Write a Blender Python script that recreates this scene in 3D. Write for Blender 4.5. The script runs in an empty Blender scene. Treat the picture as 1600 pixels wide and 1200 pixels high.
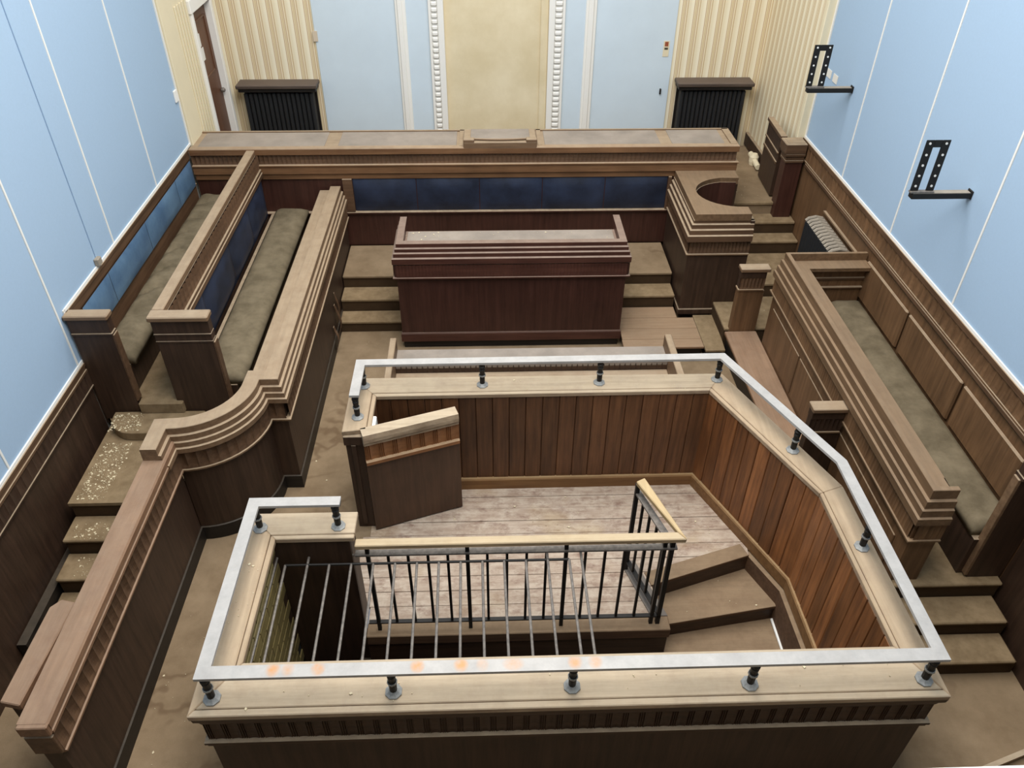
import bpy, bmesh, math, random
from mathutils import Matrix, Vector
random.seed(7)
scene = bpy.context.scene
COL = scene.collection

# ------------------------------------------------------------------ camera
R = [[0.99947432, -0.03196405, 0.00542086],
     [-0.01568398, -0.62304383, -0.78202966],
     [0.02837427, 0.78153354, -0.62321764]]
cam_d = bpy.data.cameras.new('camera')
cam = bpy.data.objects.new('camera', cam_d)
COL.objects.link(cam)
rx, up, bk = Vector(R[0]).normalized(), -Vector(R[1]).normalized(), -Vector(R[2]).normalized()
bk = (bk - rx * bk.dot(rx)).normalized()
up = bk.cross(rx).normalized()
M = Matrix(((rx.x, up.x, bk.x, 0), (rx.y, up.y, bk.y, 0), (rx.z, up.z, bk.z, 5.0), (0, 0, 0, 1)))
cam.matrix_world = M
cam_d.sensor_width = 36.0
cam_d.lens = 1224.41 / 1600 * 36.0
cam_d.clip_start = 0.05
scene.camera = cam

# ------------------------------------------------------------------ world, lights, exposure
world = bpy.data.worlds.new('world')
scene.world = world
world.use_nodes = True
world.node_tree.nodes['Background'].inputs[0].default_value = (0.62, 0.74, 0.95, 1)
world.node_tree.nodes['Background'].inputs[1].default_value = 0.35
vs = scene.view_settings
vs.view_transform = 'Standard'
vs.look = 'None'
vs.gamma = 1.0
vs.use_curve_mapping = False
vs.exposure = 0.0


def area(name, loc, rot, sx, sy, power, col):
    d = bpy.data.lights.new(name, 'AREA')
    d.shape = 'RECTANGLE'
    d.size, d.size_y, d.energy, d.color = sx, sy, power, col
    o = bpy.data.objects.new(name, d)
    o.location = loc
    o.rotation_euler = rot
    COL.objects.link(o)
    return o


area('skylight_daylight', (0.2, 4.6, 7.36), (0, 0, 0), 3.4, 7.4, 760, (1.0, 0.975, 0.935))

# ------------------------------------------------------------------ helpers
ORG = {}


def lin(c):
    return tuple(((v / 255) / 12.92 if v / 255 <= 0.04045 else ((v / 255 + 0.055) / 1.055) ** 2.4) for v in c) + (1,)


def origin(parent):
    return ORG.get(parent.name, (0, 0, 0)) if parent else (0, 0, 0)


def link(name, me, mat, parent=None, org=None):
    o = bpy.data.objects.new(name, me)
    COL.objects.link(o)
    if mat is not None and len(me.materials) == 0:
        me.materials.append(mat)
    if parent:
        o.parent = parent
        # parts share their thing's origin
        ORG[o.name] = origin(parent)
    elif org:
        o.location = org
        ORG[o.name] = org
    return o


def mesh(name, verts, faces, mat, parent=None, org=None, smooth=False, bevel=0.0):
    """verts are world coordinates; they are stored relative to the thing's origin."""
    og = origin(parent) if parent else (org or (0, 0, 0))
    me = bpy.data.meshes.new(name)
    me.from_pydata([(v[0] - og[0], v[1] - og[1], v[2] - og[2]) for v in verts], [], faces)
    bm = bmesh.new()
    bm.from_mesh(me)
    bmesh.ops.recalc_face_normals(bm, faces=bm.faces)
    if bevel:
        bmesh.ops.bevel(bm, geom=[e for e in bm.edges if len(e.link_faces) == 2 and e.calc_face_angle(0) > 0.5], offset=bevel,
                        segments=1, affect='EDGES', clamp_overlap=True)
    bm.to_mesh(me)
    bm.free()
    if smooth:
        for p in me.polygons:
            p.use_smooth = True
    return link(name, me, mat, parent, org)


def boxvf(x0, x1, y0, y1, z0, z1, vo=0):
    v = [(x0, y0, z0), (x1, y0, z0), (x1, y1, z0), (x0, y1, z0), (x0, y0, z1), (x1, y0, z1), (x1, y1, z1), (x0, y1, z1)]
    f = [(0, 3, 2, 1), (4, 5, 6, 7), (0, 1, 5, 4), (1, 2, 6, 5), (2, 3, 7, 6), (3, 0, 4, 7)]
    return v, [tuple(i + vo for i in q) for q in f]


def box(name, x0, x1, y0, y1, z0, z1, mat, parent=None, org=None, bevel=0.004):
    v, f = boxvf(x0, x1, y0, y1, z0, z1)
    return mesh(name, v, f, mat, parent, org, bevel=bevel)


def boxes(name, lst, mat, parent=None, org=None, bevel=0.0):
    V, F = [], []
    for b in lst:
        v, f = boxvf(*b, vo=len(V))
        V += v
        F += f
    return mesh(name, V, F, mat, parent, org, bevel=bevel)


def prism(name, poly, z0, z1, mat, parent=None, org=None, bevel=0.003):
    n = len(poly)
    v = [(p[0], p[1], z0) for p in poly] + [(p[0], p[1], z1) for p in poly]
    f = [tuple(range(n))[::-1], tuple(range(n, 2 * n))] + [(i, (i + 1) % n, n + (i + 1) % n, n + i) for i in range(n)]
    return mesh(name, v, f, mat, parent, org, bevel=bevel)


def offset_path(path, d):
    """shift a polyline by d to the right of its direction, mitred"""
    out = []
    n = len(path)
    for i in range(n):
        ns = []
        for a, b in ((i - 1, i), (i, i + 1)):
            if a >= 0 and b < n:
                dx, dy = path[b][0] - path[a][0], path[b][1] - path[a][1]
                L = math.hypot(dx, dy)
                ns.append((dy / L, -dx / L))
        if len(ns) == 1:
            nx, ny = ns[0]
            k = 1
        else:
            nx, ny = ns[0][0] + ns[1][0], ns[0][1] + ns[1][1]
            L = math.hypot(nx, ny)
            nx, ny = nx / L, ny / L
            k = 1 / max(0.35, nx * ns[0][0] + ny * ns[0][1])
        out.append((path[i][0] + nx * d * k, path[i][1] + ny * d * k))
    return out


def sweep(name, path, prof, mat, parent=None, org=None):
    """closed profile of (offset to the right, z) along a plan polyline"""
    V, F = [], []
    m, n = len(prof), len(path)
    cols = [offset_path(path, p[0]) for p in prof]
    for i in range(n):
        for j in range(m):
            V.append((cols[j][i][0], cols[j][i][1], prof[j][1]))
    for i in range(n - 1):
        for j in range(m):
            k = (j + 1) % m
            F.append((i * m + j, (i + 1) * m + j, (i + 1) * m + k, i * m + k))
    F.append(tuple(range(m)))
    F.append(tuple((n - 1) * m + j for j in range(m))[::-1])
    return mesh(name, V, F, mat, parent, org)


def resample(path):
    seg = []
    s = 0
    for a, b in zip(path[:-1], path[1:]):
        L = math.hypot(b[0] - a[0], b[1] - a[1])
        seg.append((s, L, a, b))
        s += L
    return seg, s


def at(seg, s):
    for s0, L, a, b in seg:
        if s <= s0 + L + 1e-6:
            t = max(0, (s - s0)) / L
            dx, dy = (b[0] - a[0]) / L, (b[1] - a[1]) / L
            return a[0] + (b[0] - a[0]) * t, a[1] + (b[1] - a[1]) * t, dy, -dx
    s0, L, a, b = seg[-1]
    return b[0], b[1], (b[1] - a[1]) / L, -(b[0] - a[0]) / L


def flutes(name, path, off, z0, z1, w, depth, mat, parent, reeds=False):
    """carved frieze: hollow flutes along a path, tops closed by small arches; straight runs cut at corners"""
    V, F = [], []
    runs = []
    cur = [path[0]]
    for i in range(1, len(path)):
        cur.append(path[i])
        if i < len(path) - 1:
            a = math.atan2(path[i][1] - path[i - 1][1], path[i][0] - path[i - 1][0])
            b = math.atan2(path[i + 1][1] - path[i][1], path[i + 1][0] - path[i][0])
            d = abs((b - a + math.pi) % (2 * math.pi) - math.pi)
            if d > 0.5:
                runs.append(cur)
                cur = [path[i]]
    runs.append(cur)
    for run in runs:
        pth = offset_path(run, off)
        seg, S = resample(pth)
        n = max(1, round(S / w))
        ww = S / n
        if reeds:
            cell = [(0, 0), (.03, -.55), (.1, -.7), (.12, 0), (.15, 0), (.17, -.7), (.22, -.7), (.24, 0), (.27, 0), (.29, -.7), (.34, -.7), (.38, 0), (.46, -.35), (.58, -.6), (.69, -.68), (.8, -.6), (.92, -.35), (1, 0)]
        else:
            cell = [(t, -math.sin(math.pi * t) ** 0.8) for t in (0, .06, .18, .34, .5, .66, .82, .94, 1)]
        pts = []
        for i in range(n):
            for k, (t, d) in enumerate(cell):
                if i and k == 0:
                    continue
                x, y, nx, ny = at(seg, (i + t) * ww)
                pts.append((x, y, nx * d * depth, ny * d * depth))
        base = len(V)
        lv = ((0, .05 if not reeds else .6), (.18, .5 if not reeds else 1), (.5, .9 if not reeds else 1), (1, 1))
        m = len(lv)
        for x, y, ox, oy in pts:
            for t, k in lv:
                V.append((x + ox * k, y + oy * k, z0 + (z1 - z0) * t))
        for i in range(len(pts) - 1):
            for j in range(m - 1):
                q = base + m * i + j
                F.append((q, q + m, q + m + 1, q + 1))
    return mesh(name, V, F, mat, parent)


def tag(o, label=None, cat=None, group=None, kind=None):
    if label:
        o['label'] = label
    if cat:
        o['category'] = cat
    if group:
        o['group'] = group
    if kind:
        o['kind'] = kind
    return o


def thing(name, label, cat, loc, group=None, kind=None):
    o = bpy.data.objects.new(name, None)
    o.empty_display_size = 0.2
    o.location = loc
    COL.objects.link(o)
    ORG[o.name] = tuple(loc)
    return tag(o, label, cat, group, kind)


def tube(name, pts, r, mat, parent=None, org=None, n=8):
    """round bar through world points (no bends shared)"""
    V, F = [], []
    pv = [Vector(p) for p in pts]
    for i, p in enumerate(pv):
        d = (pv[min(i + 1, len(pv) - 1)] - pv[max(i - 1, 0)]).normalized()
        a = d.orthogonal().normalized() if i == 0 else (a - d * a.dot(d)).normalized()
        b = d.cross(a)
        for k in range(n):
            t = 2 * math.pi * k / n
            V.append(tuple(p + (a * math.cos(t) + b * math.sin(t)) * r))
    for i in range(len(pv) - 1):
        for k in range(n):
            F.append((i * n + k, i * n + (k + 1) % n, (i + 1) * n + (k + 1) % n, (i + 1) * n + k))
    F.append(tuple(range(n))[::-1])
    F.append(tuple((len(pv) - 1) * n + k for k in range(n)))
    return mesh(name, V, F, mat, parent, org, smooth=False)


def lathe(name, cx, cy, prof, mat, parent=None, org=None, n=12):
    V, F = [], []
    for r, z in prof:
        for k in range(n):
            t = 2 * math.pi * (k + .5) / n
            V.append((cx + r * math.cos(t), cy + r * math.sin(t), z))
    for i in range(len(prof) - 1):
        for k in range(n):
            F.append((i * n + k, i * n + (k + 1) % n, (i + 1) * n + (k + 1) % n, (i + 1) * n + k))
    F.append(tuple(range(n))[::-1])
    F.append(tuple((len(prof) - 1) * n + k for k in range(n)))
    return mesh(name, V, F, mat, parent, org)


# ------------------------------------------------------------------ materials
def newmat(name):
    m = bpy.data.materials.new(name)
    m.use_nodes = True
    nt = m.node_tree
    b = nt.nodes['Principled BSDF']
    return m, nt, b


def N(nt, t, **kw):
    n = nt.nodes.new(t)
    for k, v in kw.items():
        setattr(n, k, v)
    return n


def math_n(nt, op, a, b=None, c=None, clamp=False):
    n = N(nt, 'ShaderNodeMath', operation=op, use_clamp=clamp)
    for i, v in enumerate((a, b, c)):
        if v is None:
            continue
        if isinstance(v, (int, float)):
            n.inputs[i].default_value = v
        else:
            nt.links.new(v, n.inputs[i])
    return n.outputs[0]


def mixc(nt, fac, a, b, mode='MIX'):
    n = N(nt, 'ShaderNodeMix', data_type='RGBA', blend_type=mode)
    for idx, v in ((0, fac), (6, a), (7, b)):
        if isinstance(v, (int, float)):
            n.inputs[idx].default_value = v
        elif isinstance(v, tuple):
            n.inputs[idx].default_value = v
        else:
            nt.links.new(v, n.inputs[idx])
    return n.outputs[2]


def noise(nt, vec, scale, detail=4, rough=0.6):
    n = N(nt, 'ShaderNodeTexNoise')
    n.inputs['Scale'].default_value = scale
    n.inputs['Detail'].default_value = detail
    n.inputs['Roughness'].default_value = rough
    nt.links.new(vec, n.inputs['Vector'])
    return n.outputs['Fac']


def ramp(nt, fac, stops):
    n = N(nt, 'ShaderNodeValToRGB')
    els = n.color_ramp.elements
    while len(els) < len(stops):
        els.new(0.5)
    for e, (p, c) in zip(els, stops):
        e.position = p
        e.color = c if isinstance(c, tuple) else (c, c, c, 1)
    nt.links.new(fac, n.inputs[0])
    return n.outputs[0]


def mapping(nt, scale, src='pos'):
    if src == 'pos':
        g = N(nt, 'ShaderNodeNewGeometry').outputs['Position']
    else:
        g = N(nt, 'ShaderNodeTexCoord').outputs['Object']
    mp = N(nt, 'ShaderNodeMapping')
    mp.inputs['Scale'].default_value = scale
    nt.links.new(g, mp.inputs['Vector'])
    return mp.outputs[0]


DUST = (178, 158, 132)


def wood(name, c1, c2, axis='z', dust=0.8, dustc=DUST, rough=0.5, vary=0.0, worn=0.0, wornc=(120, 82, 60)):
    m, nt, b = newmat(name)
    s = {'x': (1.6, 26, 26), 'y': (26, 1.6, 26), 'z': (26, 26, 1.6)}[axis]
    vec = mapping(nt, s)
    if vary:
        oi = N(nt, 'ShaderNodeObjectInfo')
        va = N(nt, 'ShaderNodeVectorMath', operation='ADD')
        nt.links.new(vec, va.inputs[0])
        cm = N(nt, 'ShaderNodeCombineXYZ')
        r50 = math_n(nt, 'MULTIPLY', oi.outputs['Random'], 70.0)
        for i in range(3):
            nt.links.new(r50, cm.inputs[i])
        nt.links.new(cm.outputs[0], va.inputs[1])
        vec = va.outputs[0]
    g = noise(nt, vec, 1.0, 6, 0.65)
    col = mixc(nt, ramp(nt, g, [(0.32, 0.0), (0.68, 1.0)]), lin(c1), lin(c2))
    blot = noise(nt, mapping(nt, (1, 1, 1)), 2.2, 4, 0.6)
    col = mixc(nt, 0.55, col, ramp(nt, blot, [(0.3, (0.62, 0.6, 0.58, 1)), (0.72, (1.25, 1.22, 1.2, 1))]), 'MULTIPLY')
    if worn:
        wn = noise(nt, mapping(nt, (1, 1, 1)), 6.5, 5, 0.7)
        col = mixc(nt, math_n(nt, 'MULTIPLY', ramp(nt, wn, [(0.5, 0.0), (0.72, 1.0)]), worn), col, lin(wornc))
    if vary:
        rv = ramp(nt, oi.outputs['Random'], [(0.0, 1 - vary), (1.0, 1 + vary)])
        mp = N(nt, 'ShaderNodeMapRange')
        mp.inputs[3].default_value = 1 - vary
        mp.inputs[4].default_value = 1 + vary
        nt.links.new(oi.outputs['Random'], mp.inputs[0])
        cc = N(nt, 'ShaderNodeCombineColor')
        for i in range(3):
            nt.links.new(mp.outputs[0], cc.inputs[i])
        col = mixc(nt, 1.0, col, cc.outputs[0], 'MULTIPLY')
    if dust:
        geo = N(nt, 'ShaderNodeNewGeometry')
        sx = N(nt, 'ShaderNodeSeparateXYZ')
        nt.links.new(geo.outputs['Normal'], sx.inputs[0])
        d = ramp(nt, sx.outputs[2], [(0.35, 0.0), (0.85, 1.0)])
        dn = noise(nt, mapping(nt, (3, 3, 3)), 3.0, 6, 0.7)
        d = math_n(nt, 'MULTIPLY', d, ramp(nt, dn, [(0.28, dust * 0.62), (0.6, dust)]))
        fine = noise(nt, vec, 1.2, 5, 0.7)
        dc = mixc(nt, fine, lin(tuple(v * 0.86 for v in dustc)), lin(tuple(min(255, v * 1.1) for v in dustc)))
        col = mixc(nt, d, col, dc)
        rr = math_n(nt, 'MULTIPLY_ADD', d, 0.85 - rough, rough, clamp=True)
        nt.links.new(rr, b.inputs['Roughness'])
    else:
        b.inputs['Roughness'].default_value = rough
    nt.links.new(col, b.inputs['Base Color'])
    bp = N(nt, 'ShaderNodeBump')
    bp.inputs['Strength'].default_value = 0.12
    bp.inputs['Distance'].default_value = 0.01
    nt.links.new(g, bp.inputs['Height'])
    nt.links.new(bp.outputs[0], b.inputs['Normal'])
    b.inputs['Specular IOR Level'].default_value = 0.35
    return m


def plain(name, c, rough=0.6, metal=0.0, mott=0.0, scale=6.0, c2=None, bump=0.0, spec=0.4):
    m, nt, b = newmat(name)
    vec = mapping(nt, (1, 1, 1))
    if mott or c2:
        n = noise(nt, vec, scale, 6, 0.65)
        if c2:
            col = mixc(nt, ramp(nt, n, [(0.35, 0.0), (0.68, 1.0)]), lin(c), lin(c2))
        else:
            col = mixc(nt, n, lin(tuple(v * (1 - mott) for v in c)), lin(tuple(min(255, v * (1 + mott)) for v in c)))
        nt.links.new(col, b.inputs['Base Color'])
        if bump:
            bp = N(nt, 'ShaderNodeBump')
            bp.inputs['Strength'].default_value = bump
            bp.inputs['Distance'].default_value = 0.02
            nt.links.new(n, bp.inputs['Height'])
            nt.links.new(bp.outputs[0], b.inputs['Normal'])
    else:
        b.inputs['Base Color'].default_value = lin(c)
    b.inputs['Roughness'].default_value = rough
    b.inputs['Metallic'].default_value = metal
    b.inputs['Specular IOR Level'].default_value = spec
    return m


def stripes(name, axis, period):
    """cream wallpaper with soft gold bands and fine red-brown pin lines"""
    m, nt, b = newmat(name)
    g = N(nt, 'ShaderNodeNewGeometry').outputs['Position']
    sx = N(nt, 'ShaderNodeSeparateXYZ')
    nt.links.new(g, sx.inputs[0])
    t = math_n(nt, 'FRACT', math_n(nt, 'MULTIPLY', sx.outputs[axis], 1 / period))
    cr, go, pn, li = lin((230, 218, 188)), lin((212, 192, 152)), lin((186, 150, 112)), lin((240, 231, 206))
    n = N(nt, 'ShaderNodeValToRGB')
    els = n.color_ramp.elements
    st = [(0, cr), (.2, li), (.34, li), (.36, pn), (.39, pn), (.41, cr), (.5, go), (.56, go), (.6, cr), (.64, pn), (.67, pn), (.69, li), (.8, go), (.84, pn), (.87, cr), (1, cr)]
    while len(els) < len(st):
        els.new(.5)
    for e, (p, c) in zip(els, st):
        e.position = p
        e.color = c
    nt.links.new(t, n.inputs[0])
    nt.links.new(n.outputs[0], b.inputs['Base Color'])
    b.inputs['Roughness'].default_value = 0.75
    return m


def carpet():
    m, nt, b = newmat('dusty_carpet')
    v = mapping(nt, (1, 1, 1))
    n = noise(nt, v, 3.0, 6, 0.65)
    col = mixc(nt, ramp(nt, n, [(0.35, 0.0), (0.68, 1.0)]), lin((124, 105, 82)), lin((146, 126, 101)))
    # dried water stains: thin meandering tide lines in patches
    w = noise(nt, v, 1.7, 3, 0.5)
    line = ramp(nt, w, [(0.475, 0.0), (0.497, 1.0), (0.515, 1.0), (0.53, 0.0)])
    patch = ramp(nt, noise(nt, mapping(nt, (1, .6, 1)), 1.1, 2, 0.5), [(0.53, 0.0), (0.62, 1.0)])
    col = mixc(nt, math_n(nt, 'MULTIPLY', math_n(nt, 'MULTIPLY', line, patch), 0.42), col, lin((84, 62, 44)))
    nt.links.new(col, b.inputs['Base Color'])
    b.inputs['Roughness'].default_value = 0.95
    b.inputs['Specular IOR Level'].default_value = 0.1
    bp = N(nt, 'ShaderNodeBump')
    bp.inputs['Strength'].default_value = 0.15
    bp.inputs['Distance'].default_value = 0.01
    nt.links.new(noise(nt, v, 120, 2, 0.5), bp.inputs['Height'])
    nt.links.new(bp.outputs[0], b.inputs['Normal'])
    return m


def floorboard():
    m, nt, b = newmat('dusty_floorboard')
    g = noise(nt, mapping(nt, (2.2, 22, 22)), 1.0, 6, 0.7)
    col = mixc(nt, ramp(nt, g, [(0.3, 0.0), (0.7, 1.0)]), lin((146, 124, 106)), lin((190, 172, 154)))
    p = noise(nt, mapping(nt, (2, 3, 2)), 3.2, 8, 0.75)
    col = mixc(nt, ramp(nt, p, [(0.46, 0.0), (0.64, 0.62)]), col, lin((200, 186, 168)))
    q = noise(nt, mapping(nt, (1.4, 2.4, 1.4)), 4.4, 7, 0.75)
    col = mixc(nt, ramp(nt, q, [(0.5, 0.0), (0.66, 0.75)]), col, lin((122, 94, 80)))
    r = noise(nt, mapping(nt, (1, 1, 1)), 1.3, 3, 0.6)
    col = mixc(nt, ramp(nt, r, [(0.56, 0.0), (0.7, 0.4)]), col, lin((176, 150, 104)))
    nt.links.new(col, b.inputs['Base Color'])
    b.inputs['Roughness'].default_value = 0.9
    bp = N(nt, 'ShaderNodeBump')
    bp.inputs['Strength'].default_value = 0.2
    bp.inputs['Distance'].default_value = 0.01
    nt.links.new(p, bp.inputs['Height'])
    nt.links.new(bp.outputs[0], b.inputs['Normal'])
    return m


W_DARK = wood('dark_panel_wood', (50, 36, 27), (72, 53, 41), 'z', 0.8)
W_DARKX = wood('dark_wood_along', (54, 38, 28), (78, 57, 43), 'x', 0.8)
W_RED = wood('red_panel_wood', (56, 33, 27), (74, 46, 38), 'z', 0.8, rough=0.4)
W_MID = wood('mid_wood', (80, 59, 43), (106, 80, 59), 'x', 0.8)
W_MIDY = wood('mid_wood_along_y', (80, 59, 43), (106, 80, 59), 'y', 0.8)
W_CAPX = wood('cap_wood_along_x', (106, 82, 61), (132, 106, 81), 'x', 0.75, (172, 153, 128))
W_CAPY = wood('cap_wood_along_y', (106, 82, 61), (132, 106, 81), 'y', 0.75, (172, 152, 126))
W_LOW = wood('worn_cap_wood', (116, 85, 62), (146, 112, 86), 'y', 0.5, (158, 136, 114), worn=0.8, wornc=(112, 78, 58))
W_ORANGE = wood('orange_wood', (104, 73, 49), (132, 97, 67), 'x', 0.7)
W_PANELR = wood('warm_bench_wood', (90, 66, 45), (120, 90, 63), 'z', 0.8)
W_CAPR = wood('press_cap_wood', (96, 74, 53), (122, 96, 71), 'y', 0.5, (152, 130, 104))
W_LEDGE = wood('bleached_ledge_wood', (146, 124, 100), (186, 165, 138), 'x', 0.6, (196, 180, 155), rough=0.75, worn=0.75, wornc=(140, 117, 98))
W_LEDGEY = wood('bleached_ledge_wood_y', (146, 122, 97), (184, 160, 131), 'y', 0.6, (184, 164, 137), rough=0.75, worn=0.7, wornc=(142, 117, 97))
W_PLANK = wood('dock_plank_wood', (96, 58, 33), (154, 99, 57), 'z', 0.3, rough=0.45, vary=0.34)
W_PLANKD = wood('dock_plank_wood_back', (78, 50, 32), (118, 80, 52), 'z', 0.3, rough=0.45, vary=0.3)
W_BOARD = floorboard()
W_STEP = wood('step_wood', (88, 64, 46), (112, 84, 62), 'x', 0.9, (146, 124, 98), rough=0.8)
W_PLAT = wood('platform_plank_wood', (120, 92, 68), (146, 116, 90), 'x', 0.8, (154, 130, 104), rough=0.8, vary=0.08)
W_BLACK = wood('black_plinth', (24, 21, 19), (36, 31, 28), 'x', 0.12)
CARPET = carpet()
CARPETD = plain('dusty_stair_carpet', (122, 103, 78), 0.95, c2=(146, 126, 98), scale=9, bump=0.15, spec=0.1)
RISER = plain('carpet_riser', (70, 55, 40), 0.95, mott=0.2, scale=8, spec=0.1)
BLUE = plain('blue_acoustic_fabric', (162, 186, 210), 0.95, mott=0.025, scale=60, spec=0.1)
BLUEP = plain('pale_blue_paint', (204, 218, 228), 0.85, mott=0.03, scale=3)
WHITE = plain('white_paint', (236, 234, 228), 0.6)
CREAMW = plain('cream_paint', (224, 212, 182), 0.7, mott=0.03, scale=4)
CREAMC = plain('cream_cloth_panel', (214, 198, 162), 0.9, c2=(228, 214, 182), scale=2.2)
NAVY = plain('navy_leather', (28, 33, 47), 0.5, c2=(46, 55, 76), scale=2.5, bump=0.1)
NAVYL = plain('faded_blue_leather', (74, 102, 132), 0.5, c2=(104, 134, 160), scale=2.5, bump=0.1)
CUSH = plain('olive_cushion_cloth', (96, 86, 68), 0.9, c2=(124, 112, 91), scale=5, bump=0.3, spec=0.15)
LEATHER = plain('grey_desk_leather', (134, 124, 114), 0.8, c2=(156, 144, 132), scale=3)
STEEL = None
IRON = plain('black_iron', (34, 32, 30), 0.55, 0.3, mott=0.2, scale=20)
IRONL = plain('worn_iron_bar', (104, 98, 92), 0.55, 0.3, c2=(140, 132, 124), scale=30)
RADB = plain('black_radiator', (30, 31, 33), 0.6, mott=0.15, scale=10)
RADG = plain('dusty_grey_iron', (150, 140, 126), 0.7, mott=0.15, scale=10)
TILE = plain('yellow_glazed_tile', (150, 132, 84), 0.35, c2=(122, 108, 70), scale=5)
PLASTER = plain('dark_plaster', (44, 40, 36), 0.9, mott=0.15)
CEILM = plain('ceiling_white', (226, 224, 216), 0.9)
DOORW = wood('door_wood', (88, 58, 42), (110, 76, 56), 'z', 0.2)
PAPER = plain('paper', (225, 222, 214), 0.8)
FLAKE = plain('pale_flake', (214, 200, 168), 0.9)
STRX = stripes('wallpaper_wide', 0, 0.15)
STRY = stripes('wallpaper_side', 1, 0.15)


def steel():
    m, nt, b = newmat('dusty_rail_steel')
    n = noise(nt, mapping(nt, (1, 1, 1)), 9, 6, 0.7)
    col = mixc(nt, n, lin((146, 143, 140)), lin((196, 192, 187)))
    sx = N(nt, 'ShaderNodeSeparateXYZ')
    nt.links.new(N(nt, 'ShaderNodeNewGeometry').outputs['Position'], sx.inputs[0])
    front = math_n(nt, 'LESS_THAN', sx.outputs[1], 2.34)
    tot = None
    for x0, wd, amt in ((-1.148, .034, .8), (-1.07, .03, .5), (-.915, .034, .8), (-.40, .034, .75), (-.173, .034, .85), (-.06, .03, .35), (.10, .05, .5), (.424, .034, .75), (.53, .034, .55)):
        d = math_n(nt, 'DIVIDE', math_n(nt, 'SUBTRACT', sx.outputs[0], x0), wd * 1.25)
        e = math_n(nt, 'DIVIDE', math_n(nt, 'SUBTRACT', sx.outputs[1], 2.292), .046)
        rr2 = math_n(nt, 'ADD', math_n(nt, 'MULTIPLY', d, d), math_n(nt, 'MULTIPLY', e, e))
        g = math_n(nt, 'MULTIPLY', math_n(nt, 'SUBTRACT', 1.0, rr2, clamp=True), amt * 1.3, clamp=True)
        tot = g if tot is None else math_n(nt, 'MAXIMUM', tot, g)
    rn = noise(nt, mapping(nt, (1, 1, 1)), 22, 4, 0.7)
    mask = math_n(nt, 'MULTIPLY', math_n(nt, 'MULTIPLY', front, tot), ramp(nt, rn, [(0.3, 0.4), (0.6, 1.0)]))
    col = mixc(nt, mask, col, lin((198, 146, 98)))
    nt.links.new(col, b.inputs['Base Color'])
    b.inputs['Roughness'].default_value = 0.6
    b.inputs['Metallic'].default_value = 0.1
    return m


STEEL = steel()
FLANGE = plain('grey_flange_metal', (128, 130, 130), 0.6, 0.2, c2=(160, 160, 156), scale=30)

# ------------------------------------------------------------------ room shell
XL, XR, YB = -3.29, 3.645, 10.4
YN = -3.0
ZT = 7.4
DZ = 0.885           # judges' dais level
fl = tag(mesh('floor', *(lambda rs: (sum([boxvf(*r)[0] for r in rs], []), sum([boxvf(*r, vo=8 * i)[1] for i, r in enumerate(rs)], [])))([
    (XL - .1, XR + .1, YN, 2.42, -.12, 0), (XL - .1, -1.50, 2.42, 3.45, -.12, 0), (XL - .1, -1.0, 3.45, 4.9, -.12, 0),
    (2.3, XR + .1, 2.42, 4.9, -.12, 0), (XL - .1, XR + .1, 4.9, YB + .1, -.12, 0)]), CARPET, bevel=0),
    'brown dusty carpet of the sunken courtroom floor', kind='structure')
wl = tag(thing('wall_left', 'left wall of pale blue fabric panels above dark fluted wainscot', None, (XL, 5, 0)), kind='structure')
wr = tag(thing('wall_right', 'right wall of pale blue fabric panels above dark fluted wainscot', None, (XR, 5, 0)), kind='structure')
wb = tag(thing('wall_back', 'back wall with striped wallpaper, pale blue fields and white mouldings', None, (0, YB, 0)), kind='structure')
box('masonry', XL - .3, XL - .03, YN, 9.44, -.1, ZT, CEILM, wl, bevel=0)
boxes('masonry', [(XL - .3, XL - .03, 10.18, YB + .2, -.1, ZT), (XL - .3, XL - .03, 9.44, 10.18, 2.80, ZT)], CREAMW, wl)
box('masonry', XR + .03, XR + .3, YN, YB + .2, -.1, ZT, CEILM, wr, bevel=0)
box('masonry', XL - .3, XR + .3, YB + .02, YB + .3, -.1, ZT, CREAMW, wb, bevel=0)
tag(box('wall_front', XL - .3, XR + .3, YN - .2, YN, -.1, ZT, CREAMW, bevel=0), kind='structure')
cl = thing('ceiling', 'white plaster ceiling around a long roof light', None, (0.2, 3.6, ZT), kind='structure')
boxes('plaster', [(XL - .3, -1.6, YN - .2, YB + .3, ZT, ZT + .15), (2.0, XR + .3, YN - .2, YB + .3, ZT, ZT + .15),
                  (-1.6, 2.0, YN - .2, .8, ZT, ZT + .15), (-1.6, 2.0, 8.4, YB + .3, ZT, ZT + .15)], CEILM, cl)
boxes('roof_light_bars', [(-1.6, 2.0, .8 + i * 1.4 - .03, .8 + i * 1.4 + .03, ZT, ZT + .1) for i in range(6)], WHITE, cl)

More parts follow.
